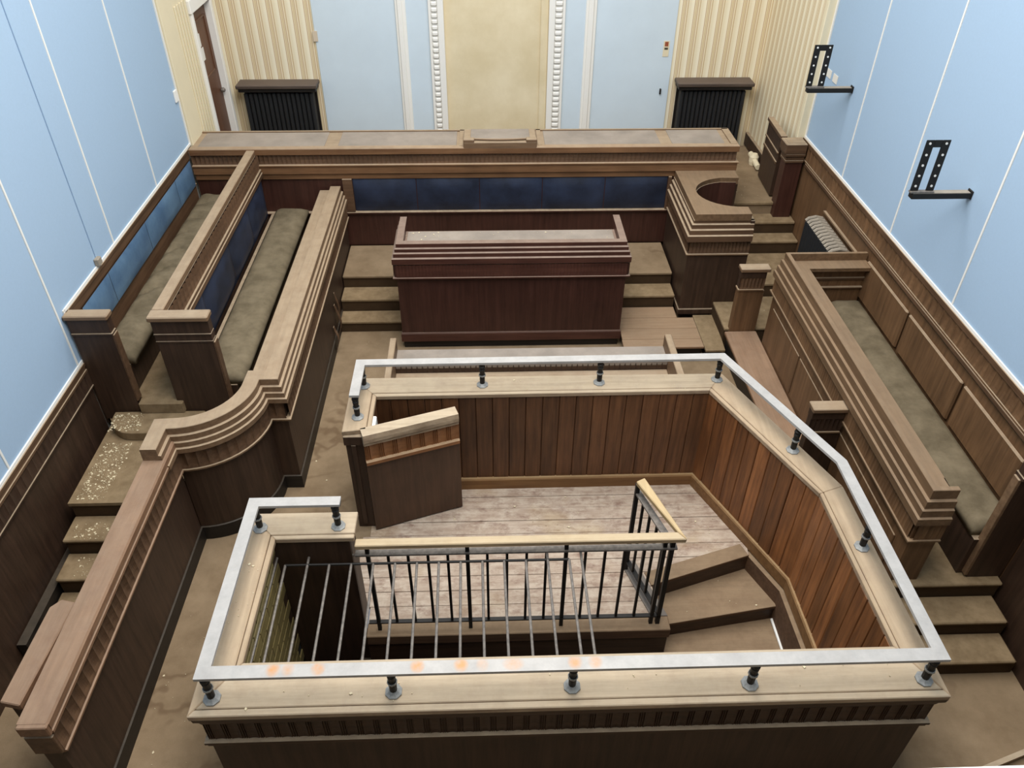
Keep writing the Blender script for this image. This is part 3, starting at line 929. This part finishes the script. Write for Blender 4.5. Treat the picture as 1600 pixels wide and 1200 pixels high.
prism('gate_cap', V2, 1.0, 1.05, W_LOW, tg, bevel=.006)
prism('gate_leaf', [(-2.625, 2.32), (-2.55, 2.30), (-2.515, 2.91), (-2.60, 2.93)], .04, 1.0, W_DARK, tg)

# ------------------------------------------------------------------ press bench on the right
pb = thing('press_bench', 'long press bench on the right wall with stepped desk front and wood-panelled back', 'bench', (3.2, 5, .44))
PR = [(3.625, 6.55), (2.83, 6.55), (2.83, 3.41), (3.02, 3.41)]
barrier(pb, PR, 0.16, .90, 1.05, 1.34, th=.09, capw=.035, shelf=.15, w=.036, mat=W_PANELR, cap=W_CAPR, plinth=0, drop=.075, depth=.006, frieze=W_PANELR)
for y0, y1 in ((5.66, 6.46), (4.75, 5.63), (3.55, 4.72)):
    boxes('raised_field', [(2.820, 2.832, y0, y1, .32, .76)], W_PANELR, pb, bevel=.008)
for y0, y1 in ((5.57, 6.46), (4.59, 5.54), (3.72, 4.56)):
    box('back_field', 3.615, XR - .001, y0, y1, .90, 1.285, W_PANELR, pb, bevel=.012)
box('seat_frame', 3.33, 3.63, 3.46, 6.45, .44, .80, W_DARK, pb, bevel=0)
box('inner_board', 2.93, 3.62, 6.425, 6.455, .44, 1.22, W_PANELR, pb)
boxes('inner_moulding', [(2.93, 3.62, 6.405, 6.43, 1.19, 1.23), (2.93, 3.62, 6.41, 6.43, 1.10, 1.13), (2.93, 3.62, 6.40, 6.43, 1.01, 1.03)], W_MID, pb, bevel=.005)
box('end_panel', 3.385, 3.635, 3.42, 3.48, .44, 1.42, W_DARK, pb)
boxes('end_moulding', [(3.375, 3.635, 3.40, 3.49, 1.42, 1.45), (3.38, 3.635, 3.41, 3.48, 1.45, 1.60), (3.375, 3.635, 3.40, 3.49, 1.60, 1.645)], W_DARK, pb, bevel=.004)
box('end_edge', 3.365, 3.388, 3.42, 3.48, .46, 1.42, W_CAPX, pb, bevel=.003)
cushion('seat_cushion', 'long olive cushion on the press bench along the right wall', 3.32, 3.635, 3.50, 6.40, .80, .91)
pf = thing('press_platform', 'carpeted floor and steps descending at the near end of the press bench', 'platform', (3.2, 4.5, 0))
for x0, y0, y1, z in ((2.84, 3.355, 6.5, .44), (2.55, 3.138, 3.365, .299), (2.55, 2.916, 3.148, .158)):
    box('riser', x0, 3.62, y0 + .014, y1, .005, z - .03, RISER, pf, bevel=0)
    box('tread', x0, 3.625 if z > .4 else 3.60, y0, y1, z - .03, z, CARPETD, pf, bevel=.008)
lb = thing('low_bench', 'low reddish bench seat between two fluted posts beside the dock', 'bench', (2.68, 5.7, 0))
box('seat', 2.49, 2.825, 4.66, 6.75, .25, .285, W_LOW, lb, bevel=.006)
box('seat_front', 2.52, 2.56, 4.66, 6.74, 0, .25, W_BLACK, lb)
for y, d in ((6.757, .08), (4.60, .08)):
    box('post', 2.545, 2.815, y, y + d, 0, .78, W_PANELR if y > 5 else W_DARK, lb)
    box('post_bead', 2.535, 2.80, y - .012, y + d, .78, .80, W_CAPX, lb, bevel=.003)
    flutes('fluted_frieze', [(2.545, y), (2.80, y)], .004, .80, .925, .034, .01, W_MID if y > 5 else W_DARK, lb)
    boxes('post_head', [(2.545, 2.80, y + .012, y + d, .80, .925), (2.54, 2.80, y - .004, y + d, .925, 1.0)], W_DARK, lb, bevel=.002)
    box('post_cap', 2.53, 2.83, y - .02, y + d + .015, 1.0, 1.04, W_CAPX, lb, bevel=.006)

# door post and open half door at the head of the dais steps
hp = thing('dais_post', 'square moulded wooden post at the right wall by the dais steps', 'post', (3.5, 8.5, .74))
box('shaft', 3.41, 3.61, 8.46, 8.62, .60, 1.42, W_RED, hp)
boxes('moulding', [(3.40, 3.612, 8.445, 8.63, 1.42, 1.45), (3.385, 3.612, 8.43, 8.64, 1.50, 1.53), (3.40, 3.612, 8.45, 8.63, 1.45, 1.50)], W_MID, hp, bevel=.004)
box('head', 3.37, 3.612, 8.425, 8.645, 1.53, 1.645, W_MID, hp, bevel=.008)
box('cap_dust', 3.40, 3.60, 8.47, 8.60, 1.645, 1.649, W_CAPX, hp, bevel=.002)
hd = thing('half_door', 'low panelled wooden half door standing open at the dais edge', 'door', (3.4, 9, DZ))
hdp = [(3.40, 8.70), (3.445, 8.70), (3.47, 9.30), (3.43, 9.30)]
prism('leaf', hdp, DZ + .02, 1.60, W_DARK, hd)
prism('leaf_cap', [(3.385, 8.69), (3.46, 8.69), (3.485, 9.32), (3.415, 9.32)], 1.60, 1.64, W_MID, hd)
prism('leaf_moulding', [(3.385, 8.70), (3.41, 8.70), (3.44, 9.30), (3.42, 9.30)], 1.30, 1.33, W_MID, hd)
prism('leaf_moulding', [(3.385, 8.70), (3.41, 8.70), (3.44, 9.30), (3.42, 9.30)], 1.42, 1.44, W_MID, hd)

# ------------------------------------------------------------------ the dock
dk = thing('dock', 'wooden prisoner dock with bleached ledge, steel rail and vertical plank lining', 'dock', (.4, 3.6, 0))
DO = [(-1.115, 4.40), (-1.115, 5.05), (1.91, 5.04), (2.445, 3.745), (2.465, 2.178), (-1.62, 2.178), (-1.62, 3.60), (-.895, 3.60)]
DI = [(-.90, 4.43), (-.90, 4.815), (1.76, 4.825), (2.262, 3.68), (2.28, 2.492), (-1.40, 2.492), (-1.40, 3.375), (-.895, 3.375)]
WO = [(-1.07, 4.43), (-1.07, 5.0), (1.885, 4.995), (2.41, 3.73), (2.43, 2.215), (-1.575, 2.215), (-1.575, 3.555), (-.93, 3.555)]
WI = [(-.93, 4.43), (-.93, 4.845), (1.78, 4.855), (2.285, 3.69), (2.30, 2.47), (-1.43, 2.47), (-1.43, 3.40), (-.93, 3.40)]


def lerp(a, b, t):
    return (a[0] + (b[0] - a[0]) * t, a[1] + (b[1] - a[1]) * t)


for i in range(7):
    mt = W_LEDGE if i in (1, 4, 6) else W_LEDGEY
    t = .14 if i == 4 else .84
    prism('ledge_board', [DO[i], DO[i + 1], lerp(DO[i + 1], DI[i + 1], t - .008), lerp(DO[i], DI[i], t - .008)], 1.018, 1.06, mt, dk, bevel=.005)
    prism('ledge_board', [lerp(DO[i], DI[i], t + .008), lerp(DO[i + 1], DI[i + 1], t + .008), DI[i + 1], DI[i]], 1.018, 1.058, mt, dk, bevel=.005)
    prism('wall_core', [lerp(WO[i], WI[i], .25), lerp(WO[i + 1], WI[i + 1], .25), WI[i + 1], WI[i]], .0, 1.018, W_DARK, dk, bevel=0)
DP = WO[::-1]
sweep('outer_panel', DP, [(-.04, 0), (0, 0), (0, .70), (-.04, .70)], W_DARK, dk)
sweep('bead', DP, [(-.04, .70), (.006, .70), (.016, .712), (.016, .735), (.026, .74), (.026, .76), (.004, .765), (-.04, .765)], W_DARKX, dk)
sweep('frieze_ground', DP, [(-.04, .765), (-.02, .765), (-.02, .925), (-.04, .925)], W_DARK, dk)
flutes('fluted_frieze', DP, .006, .765, .925, .092, .011, W_DARKX, dk, reeds=True)
sweep('crown_moulding', DP, [(-.04, .925), (.006, .925), (.012, .95), (.03, .985), (.034, 1.018), (-.04, 1.018)], W_DARKX, dk)


def planks(a, b, zz0, zz1, w, mat, inset=.02):
    """vertical boards on a wall face from a to b; the face is to the right of a->b"""
    L = math.hypot(b[0] - a[0], b[1] - a[1])
    ux, uy = (b[0] - a[0]) / L, (b[1] - a[1]) / L
    nx, ny = uy, -ux
    n = max(1, round(L / w))
    for k in range(n):
        s0, s1 = L * k / n + .0015, L * (k + 1) / n - .0015
        d = inset + random.uniform(-.002, .002)
        q = [(a[0] + ux * s0, a[1] + uy * s0), (a[0] + ux * s1, a[1] + uy * s1)]
        prism('plank', [q[0], q[1], (q[1][0] + nx * d, q[1][1] + ny * d), (q[0][0] + nx * d, q[0][1] + ny * d)], zz0, zz1, mat, dk, bevel=.005)


planks((-.93, 4.845), (1.78, 4.855), .11, 1.018, .138, W_PLANKD)
planks((1.78, 4.855), (2.285, 3.69), .11, 1.018, .125, W_PLANK)
planks((2.285, 3.69), (2.30, 2.47), .11, 1.018, .125, W_PLANK)
planks((-.93, 4.45), (-.93, 4.84), .11, 1.018, .13, W_PLANKD)
W_SKIRT = wood('skirting_wood', (112, 78, 46), (138, 102, 64), 'x', 0.7, (170, 144, 106))
SK = [(-.91, 4.825), (1.768, 4.835), (2.27, 3.685), (2.285, 2.48)]
sweep('skirting', SK, [(-.01, 0), (.028, 0), (.028, .105), (.02, .118), (-.01, .118)], W_SKIRT, dk)
sweep('front_lining', [(2.3, 2.47), (-1.43, 2.47)], [(-.01, -.3), (.015, -.3), (.015, 1.018), (-.01, 1.018)], W_DARK, dk)
sweep('side_lining', [(-1.43, 3.40), (-.93, 3.40)], [(-.01, .62), (.012, .62), (.012, 1.018), (-.01, 1.018)], W_DARK, dk)
sweep('side_lining', [(-1.43, 3.40), (-.93, 3.40)], [(-.01, -.6), (.012, -.6), (.012, .62), (-.01, .62)], W_DARK, dk)
# jamb post
jm = box('jamb_post', -1.10, -.925, 4.40, 4.46, 0, 1.0, W_DARK, dk)
boxes('jamb_moulding', [(-1.06, -1.02, 4.385, 4.405, .05, .93), (-.965, -.935, 4.375, 4.405, .05, .93), (-1.11, -.92, 4.385, 4.47, .93, 1.018)], W_DARK, jm, bevel=.004)
box('latch', -.905, -.875, 4.48, 4.60, .94, 1.04, WHITE, jm, bevel=.006)
box('latch_keep', -.905, -.86, 4.42, 4.49, .93, .99, W_SKIRT, jm, bevel=.006)
box('latch_button', -.86, -.845, 4.44, 4.47, .955, .98, plain('red_plastic', (196, 70, 44), .5), jm, bevel=.003)
# door leaf, hinged on the jamb and standing open inward
dl = thing('dock_door_pivot', None, None, (0, 0, 0))
bpy.data.objects.remove(dl)
PD = [(-.955, 4.352), (-.248, 4.592)]
W_DOORP = wood('dock_door_panel_wood', (70, 50, 36), (88, 64, 47), 'z', 0.6)
W_DOORM = wood('dock_door_moulding_wood', (128, 84, 52), (152, 104, 66), 'x', 0.7, (196, 172, 138))
lf = sweep('door_leaf', PD, [(-.06, .015), (0, .015), (0, .75), (-.06, .75)], W_DOORP, dk)
sweep('door_bead', PD, [(-.06, .75), (.008, .75), (.02, .76), (.02, .79), (.008, .80), (-.06, .80)], W_DOORM, lf)
sweep('door_frieze_ground', PD, [(-.06, .80), (-.018, .80), (-.018, .955), (-.06, .955)], W_DOORP, lf)
flutes('door_frieze', PD, .004, .80, .955, .1, .016, W_DOORM, lf, reeds=True)
sweep('door_cap', PD, [(-.06, .955), (.01, .955), (.01, .985), (.02, .99), (.02, 1.02), (.012, 1.06), (-.085, 1.06), (-.085, 1.01), (-.06, 1.01)], W_LEDGE, lf)
# steel rail on short turned posts
RP = [(-1.01, 4.53), (-1.01, 4.94), (1.855, 4.955), (2.372, 3.745), (2.372, 2.285), (-1.51, 2.285), (-1.51, 3.475), (-.965, 3.475)]
sweep('rail', RP, [(-.037, 1.282), (.037, 1.282), (.037, 1.302), (-.037, 1.302)], STEEL, dk)
sweep('rail_underbar', RP, [(-.02, 1.268), (.02, 1.268), (.02, 1.282), (-.02, 1.282)], IRON, dk)
pp0 = None
posts = [(-1.006, 4.94), (-.059, 4.934), (.884, 4.939), (1.848, 4.955), (-1.012, 4.562), (-1.512, 3.467), (-1.006, 3.472), (-1.511, 2.281), (-.544, 2.291), (.421, 2.295), (1.392, 2.282), (2.357, 2.281), (2.205, 4.11), (2.368, 3.207)]
for x, y in posts:
    fg = lathe('post_flange', x, y, [(.048, 1.06), (.048, 1.068), (.036, 1.074), (.02, 1.085)], FLANGE, dk, n=8)
    lathe('rail_post', x, y, [(.02, 1.07), (.022, 1.13), (.02, 1.15), (.027, 1.155), (.027, 1.168), (.019, 1.172), (.024, 1.22), (.019, 1.225), (.026, 1.235), (.026, 1.25), (.021, 1.254), (.024, 1.285)], IRON, dk, n=10)
    lathe('post_ring', x, y, [(.0275, 1.156), (.0285, 1.16), (.0285, 1.166), (.0275, 1.169)], FLANGE, fg, n=10)

# dock landing boards
lf2 = thing('dock_landing', 'dusty boarded landing floor inside the dock', 'platform', (.4, 4.1, 0))


def xmax(y):
    wall = 1.78 + (4.855 - y) / (4.855 - 3.69) * (2.285 - 1.78)
    if y <= 3.743:
        return 1.233
    if y <= 4.013:
        return 1.233 + (y - 3.743) / .27 * .832
    return wall - .01


yy = [3.455, 3.60, 3.735, 3.872, 4.01, 4.15, 4.288, 4.43, 4.57, 4.705, 4.845]
for a, b in zip(yy[:-1], yy[1:]):
    a0, b0 = a + .002, b - .002
    rt = [(xmax(a0), a0)] + [(xmax(v), v) for v in (3.743, 4.013) if a0 < v < b0] + [(xmax(b0), b0)]
    rt = [(min(x, xmax(y)), y) for x, y in rt]
    xl = -1.06 if 3.56 < a < 4.38 else -.925
    prism('floorboard', [(xl, a0)] + rt + [(xl, b0)], -.03, random.uniform(-.002, .002), W_BOARD, lf2, bevel=.003)
prism('nosing_board', [(1.225, 3.735), (2.06, 4.005), (2.02, 4.125), (1.19, 3.86)], -.02, .008, W_STEP, lf2)
box('landing_curb', -.925, 1.30, 3.335, 3.455, -.09, .012, W_STEP, lf2, bevel=.006)
box('landing_fascia', -.925, 1.29, 3.345, 3.40, -.30, -.09, W_DARKX, lf2)
prism('curb_return', [(1.175, 3.455), (1.30, 3.455), (1.13, 3.98), (1.02, 3.95)], -.03, .014, plain('grey_curb_paint', (120, 112, 104), .8, mott=.1), lf2)

# winding stair down to the cells
ws = thing('dock_stair', 'dark winding wooden stair dropping from the dock landing', 'stairs', (1.7, 3.5, -.6))
Aa, Ab = (1.233, 3.743), (2.09, 4.02)
Ba, Bb = (1.30, 3.50), (2.22, 3.645)
Ca, Cb = (1.30, 3.26), (2.25, 3.33)
Da, Db = (1.30, 3.04), (2.25, 3.02)
prism('riser', [Aa, Ab, (2.08, 4.05), (1.22, 3.77)], -.19, -.022, W_DARKX, ws, bevel=0)
prism('tread', [Ba, Bb, (2.10, 4.03), (1.233, 3.75)], -.20, -.17, W_STEP, ws)
prism('riser', [(Ba[0], Ba[1] + .012), (Bb[0], Bb[1] + .012), (Bb[0], Bb[1] + .03), (Ba[0], Ba[1] + .03)], -.36, -.20, W_DARKX, ws, bevel=0)
prism('tread', [Ca, Cb, (2.24, 3.66), (1.30, 3.52)], -.37, -.34, W_STEP, ws)
prism('riser', [(Ca[0], Ca[1] + .012), (Cb[0], Cb[1] + .012), (Cb[0], Cb[1] + .03), (Ca[0], Ca[1] + .03)], -.53, -.37, W_DARKX, ws, bevel=0)
prism('tread', [Da, Db, (2.25, 3.34), (1.30, 3.27)], -.54, -.51, W_STEP, ws)
prism('tread', [(1.30, 2.5), (2.25, 2.5), (2.25, 3.04), (1.30, 3.05)], -.71, -.68, W_STEP, ws)
for i in range(8):
    box('tread', 1.08 - i * .23, 1.33 - i * .23, 2.49, 3.33, -.88 - i * .17, -.85 - i * .17, W_STEP, ws)
    box('riser', 1.30 - i * .23, 1.32 - i * .23, 2.49, 3.33, -.86 - i * .17, -.70 - i * .17, W_DARKX, ws, bevel=0)
sweep('stringer', [(2.075, 4.06), (2.245, 3.675), (2.262, 2.48)], [(-.01, -1.0), (.035, -1.0), (.035, -.012), (-.01, -.012)], W_STEP, ws)
tube('white_pipe', [(2.205, 3.63, -.32), (2.215, 3.2, -.34), (2.215, 2.6, -.36)], .012, WHITE, ws)

# stair well walls with glazed tiles
sw = thing('wall_stairwell', 'dark stair well under the dock with yellow glazed tiles', None, (.4, 3, -1), kind='structure')
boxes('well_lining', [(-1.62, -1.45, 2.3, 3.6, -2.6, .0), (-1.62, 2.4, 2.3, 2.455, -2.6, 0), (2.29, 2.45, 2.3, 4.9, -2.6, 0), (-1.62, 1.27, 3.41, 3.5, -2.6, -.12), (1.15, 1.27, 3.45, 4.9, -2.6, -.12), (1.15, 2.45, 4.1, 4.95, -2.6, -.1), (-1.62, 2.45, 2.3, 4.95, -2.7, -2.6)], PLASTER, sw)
boxes('cell_door_frame', [(-1.02, -.94, 3.385, 3.41, -1.9, -.42), (-1.02, .25, 3.385, 3.41, -.42, -.34), (.17, .25, 3.385, 3.41, -1.9, -.42)], plain('grey_frame_paint', (120, 112, 100), .7), sw, bevel=.004)
tile_me = None
for r in range(15):
    for c in range(5):
        y0 = 2.475 + c * .186 - (0.093 if r % 2 else 0)
        ya, ybq = max(2.475, y0), min(3.39, y0 + .182)
        if ybq - ya < .03:
            continue
        z0 = 1.005 - r * .1 - .094
        box('tile', -1.45, -1.428 + random.uniform(0, .002), ya, ybq, z0, z0 + .094, TILE, sw, bevel=.004)
box('tile_backing', -1.47, -1.436, 2.47, 3.40, -.52, 1.01, PLASTER, sw, bevel=0)

# landing balustrade
bl = thing('landing_balustrade', 'black iron balustrade with pale wooden handrail along the dock landing', 'railing', (.2, 3.4, 0))
W_HAND = wood('handrail_wood', (150, 126, 94), (182, 158, 124), 'x', 0.7, (196, 178, 148), rough=.7)
W_HANDY = wood('handrail_wood_return', (160, 132, 90), (190, 162, 118), 'y', 0.7, (196, 174, 136), rough=.7)
prism('handrail', [(-.90, 3.362), (1.285, 3.362), (1.235, 3.428), (-.90, 3.428)], .948, .988, W_HAND, bl, bevel=.006)
prism('handrail', [(1.287, 3.364), (1.237, 3.43), (1.032, 3.90), (1.098, 3.935)], .948, .988, W_HANDY, bl, bevel=.006)
box('top_bar', -.91, 1.24, 3.376, 3.424, .862, .876, IRONL, bl, bevel=0)
box('bottom_bar', -.90, 1.22, 3.385, 3.415, .095, .107, IRON, bl, bevel=0)
prism('top_bar', [(1.18, 3.43), (1.235, 3.43), (1.075, 3.92), (1.03, 3.91)], .862, .876, IRONL, bl, bevel=0)
prism('bottom_bar', [(1.19, 3.42), (1.225, 3.42), (1.07, 3.92), (1.035, 3.91)], .095, .107, IRON, bl, bevel=0)
for k in range(-5, 11):
    x = -.167 + .1325 * k
    big = k % 5 == 0
    r = .013 if big else .009
    box('baluster', x - r, x + r, 3.40 - r, 3.40 + r, .012 if big else .1, .955 if big else .865, IRON, bl, bevel=0)
for k in range(6):
    x, y = 1.208 - .032 * k, 3.40 + .1 * k
    big = k in (0, 5)
    r = .015 if big else .009
    box('baluster', x - r, x + r, y - r, y + r, .012 if big else .1, .955 if big else .865, IRON, bl, bevel=0)

gr = thing('stairwell_grille', 'horizontal grille of thin iron bars covering the stair well', 'grille', (-.4, 2.9, .85))
ZG = .855
tube('frame_bar', [(-1.425, 2.48, ZG), (-1.425, 3.40, ZG), (-.92, 3.40, ZG), (-.88, 3.40, ZG + .012)], .009, IRONL, gr)
tube('frame_bar', [(.59, 3.395, ZG), (.60, 2.48, ZG)], .009, IRONL, gr)
tube('cross_bar', [(-1.36, 3.325, ZG), (.508, 3.325, ZG)], .009, IRON, gr)
for k in range(14):
    x = -1.36 + k * .1437
    tube('bar', [(x, 3.40 if k in (1, 12) else 3.325, ZG), (x + .012, 2.48, ZG)], .0088, IRONL, gr)

# ------------------------------------------------------------------ radiators
for x0, x1, lab in ((-3.085, -2.2, 'black cast iron radiator under a dark shelf on the back wall, beside the brown door'), (2.53, 3.39, 'black cast iron radiator under a dark shelf on the back wall, near the striped corner')):
    rd = thing('radiator', lab, 'radiator', ((x0 + x1) / 2, 10.3, DZ), 'back wall radiators')
    box('shelf', x0 - .06, x1 + .07, 10.14, 10.395, 1.725, 1.775, wood('radiator_shelf_wood', (70, 60, 54), (90, 78, 70), 'x', 0.7, (112, 98, 88)), rd, bevel=.01)
    box('shelf_moulding', x0 - .04, x1 + .05, 10.165, 10.395, 1.68, 1.725, W_BLACK, rd, bevel=.006)
    n = 15
    for k in range(n):
        xa = x0 + (x1 - x0) * k / n
        box('section', xa + .004, xa + (x1 - x0) / n - .004, 10.21, 10.36, DZ + .05, 1.66, RADB, rd, bevel=.016)
    box('back_board', x0 - .02, x1 + .02, 10.365, 10.395, DZ, 1.68, W_BLACK, rd)
    boxes('foot', [(x0 + .02, x0 + .05, 10.24, 10.33, DZ, DZ + .06), (x1 - .05, x1 - .02, 10.24, 10.33, DZ, DZ + .06)], RADB, rd)
rd = thing('radiator', 'dusty column radiator against the right wall behind the press bench', 'radiator', (3.5, 7.2, .45))
for k in range(12):
    y = 6.80 + k * .064
    box('section', 3.40, 3.60, y + .006, y + .05, .50, 1.17, RADB, rd, bevel=.018)
    tube('column_top', [(3.405, y + .028, 1.165), (3.43, y + .028, 1.19), (3.50, y + .028, 1.205), (3.57, y + .028, 1.19), (3.595, y + .028, 1.165)], .02, RADG, rd, n=8)
boxes('foot', [(3.42, 3.58, 6.81, 6.84, .45, .52), (3.42, 3.58, 7.51, 7.54, .45, .52)], RADB, rd)
boxes('wall_trim', [(XR - .03, XR - .002, 6.70, 7.64, 1.205, 1.225)], W_CAPY, rd)

# ------------------------------------------------------------------ screen brackets on the right wall
for y, lab in ((5.40, 'black steel screen bracket on the right wall, lower one nearer the gallery'), (7.80, 'black steel screen bracket on the right wall, farther one by the striped corner')):
    bk_ = thing('screen_bracket', lab, 'bracket', (XR, y, 2.46), 'screen brackets')
    box('arm', 3.185, XR - .005, y - .03, y + .03, 2.43, 2.475, IRON, bk_, bevel=.004)
    box('arm_dust', 3.19, XR - .02, y - .027, y + .027, 2.474, 2.479, RADG, bk_, bevel=0)
    box('wall_plate', XR - .010, XR, y - .035, y + .035, 2.425, 2.49, IRON, bk_, bevel=.003)
    xa, xb, za, zb_ = 3.165, 3.345, 2.49, 2.88
    boxes('frame_plate', [(xa, xa + .062, y - .012, y - .004, za, zb_), (xb - .062, xb, y - .012, y - .004, za, zb_), (xa + .06, xb - .06, y - .012, y - .004, zb_ - .055, zb_)], IRON, bk_, bevel=.003)
    for zz in (2.53, 2.61, 2.69, 2.77, 2.855):
        for xx in (xa + .03, xb - .03):
            tube('bolt_hole', [(xx, y - .016, zz), (xx, y - .010, zz)], .009, WHITE, bk_, n=8)
    box('plate_foot', xa, xb, y - .03, y + .01, 2.478, 2.492, IRONL, bk_, bevel=.002)
tag(boxes('paper_label', [(XR - .006, XR - .001, 8.36, 8.50, 2.38, 2.46), (XR - .006, XR - .001, 8.18, 8.30, 2.38, 2.46)], PAPER, org=(XR, 8.34, 2.42)), 'two torn white paper labels on the blue wall by the far bracket', 'label')

# small wall fittings
cn = thing('wall_conduit', 'pale conduit running up the left blue wall to a small box', 'conduit', (XL, 5.9, 1.7))
box('conduit_pipe', XL, XL + .010, 5.907, 5.919, 1.70, 5.2, BLUE, cn, bevel=.003)
box('junction_box', XL, XL + .04, 5.86, 5.93, 1.655, 1.72, RADG, cn, bevel=.006)
tag(box('wall_switch', XL, XL + .02, 8.47, 8.55, 2.13, 2.25, WHITE, org=(XL, 8.51, 2.19)), 'small white switch at the far edge of the left blue wall', 'switch')
nt_ = thing('wall_notice', 'small cream fire notice on the right blue field of the back wall', 'notice', (2.31, YB - .02, 2.14))
box('card', 2.27, 2.345, YB - .026, YB - .021, 2.04, 2.23, CREAMW, nt_, bevel=0)
boxes('print', [(2.285, 2.33, YB - .028, YB - .0262, 2.165, 2.22)], plain('red_print', (150, 80, 50), .8), nt_)
boxes('print', [(2.285, 2.33, YB - .028, YB - .0262, 2.125, 2.15)], plain('dark_print', (70, 66, 52), .8), nt_)
tag(box('wall_hook', 2.285, 2.305, YB - .05, YB - .02, 1.57, 1.64, IRON, org=(2.3, YB - .03, 1.6)), 'small dark hook on the right blue field of the back wall', 'hook')
tag(boxes('plaster_patch', [(-2.125, -2.07, YB - .035, YB - .019, 2.24, 2.36)], plain('beige_plaster', (206, 190, 168), .9), org=(-2.1, YB - .03, 2.3)), 'chipped beige plate at the edge of the left wallpaper', 'plate')
vp = thing('pipe_valve', 'cream painted pipe and valve by the far radiator', 'pipe', (3.5, 9.6, DZ))
tube('pipe', [(3.47, 9.45, .94), (3.48, 9.85, .96)], .035, CREAMW, vp, n=10)
lathe('valve_body', 3.475, 9.68, [(.05, DZ), (.06, .93), (.06, .99), (.035, 1.03)], CREAMW, vp)

# gallery front under the camera and a loose batten
gp = thing('gallery_front', 'white painted ledge of the public gallery in the near foreground', 'ledge', (0, .2, 3.9))
box('ledge_top', XL + .03, XR - .035, .05, .462, 3.94, 4.0, WHITE, gp, bevel=.01)
box('ledge_face', XL + .03, XR - .035, .12, .40, 3.2, 3.94, WHITE, gp)
box('gallery_deck', XL + .03, XR - .035, YN + .01, .12, 3.1, 3.3, CEILM, gp, bevel=0)
bt = tube('loose_batten', [(2.95, 2.215, .03), (3.45, 2.37, .03)], .022, W_LEDGE, org=(3.2, 2.3, .01), n=4)
tag(bt, 'pale loose wooden batten on the floor at the near right', 'batten')

# ------------------------------------------------------------------ debris: fallen paint flakes
def flakes(name, label, areas, seed):
    rng = random.Random(seed)
    V, F = [], []
    for x0, x1, y0, y1, z, n in areas:
        for _ in range(n):
            x, y, s = rng.uniform(x0, x1), rng.uniform(y0, y1), rng.choice((.0018, .0022, .003, .003, .004, .009))
            a = rng.uniform(0, 6.28)
            k = len(V)
            pts = [(x + s * rng.uniform(.6, 1.4) * math.cos(a + t), y + s * rng.uniform(.6, 1.4) * math.sin(a + t)) for t in (0, 1.6, 3.1, 4.7)]
            V += [(p[0], p[1], z) for p in pts] + [(p[0], p[1], z + .003 + rng.uniform(0, .003)) for p in pts]
            F += [tuple(k + i for i in q) for q in ((0, 3, 2, 1), (4, 5, 6, 7), (0, 1, 5, 4), (1, 2, 6, 5), (2, 3, 7, 6), (3, 0, 4, 7))]
    o = mesh(name, V, F, FLAKE, org=(areas[0][0], areas[0][2], areas[0][4]))
    return tag(o, label, 'debris', kind='stuff')


flakes('paint_flakes', 'pale fallen paint flakes scattered over the left jury steps', [(-3.17, -2.95, 4.22, 4.85, .575, 420), (-2.95, -2.6, 4.2, 4.85, .575, 25), (-3.15, -2.9, 4.9, 5.12, .66, 170), (-3.15, -2.75, 3.95, 4.12, .43, 120), (-3.1, -2.75, 3.71, 3.9, .285, 90)], 1)
flakes('paint_flakes', 'pale paint flakes scattered on the well floor and benches', [(-2.3, -1.65, 2.2, 4.0, .0, 40), (-1.6, -1.15, 4.2, 7.1, 0, 14), (-1.6, 2.0, 7.8, 8.3, .432, 14), (2.85, 3.4, 6.9, 7.4, .29, 8), (2.9, 3.5, 8.7, 9.4, DZ, 8), (-.8, 1.25, 7.05, 7.35, 1.17, 30), (-.85, -.5, 7.05, 7.34, 1.17, 25)], 2)
flakes('paint_flakes', 'pale paint flakes on the dock ledge and landing boards', [(-1.4, 2.3, 2.2, 2.46, 1.06, 26), (-1.57, -1.42, 2.6, 3.4, 1.06, 14), (-.8, 1.7, 4.83, 5.02, 1.06, 10), (-.7, 1.9, 4.1, 4.75, .004, 60), (1.35, 2.1, 3.6, 3.9, -.168, 6)], 3)
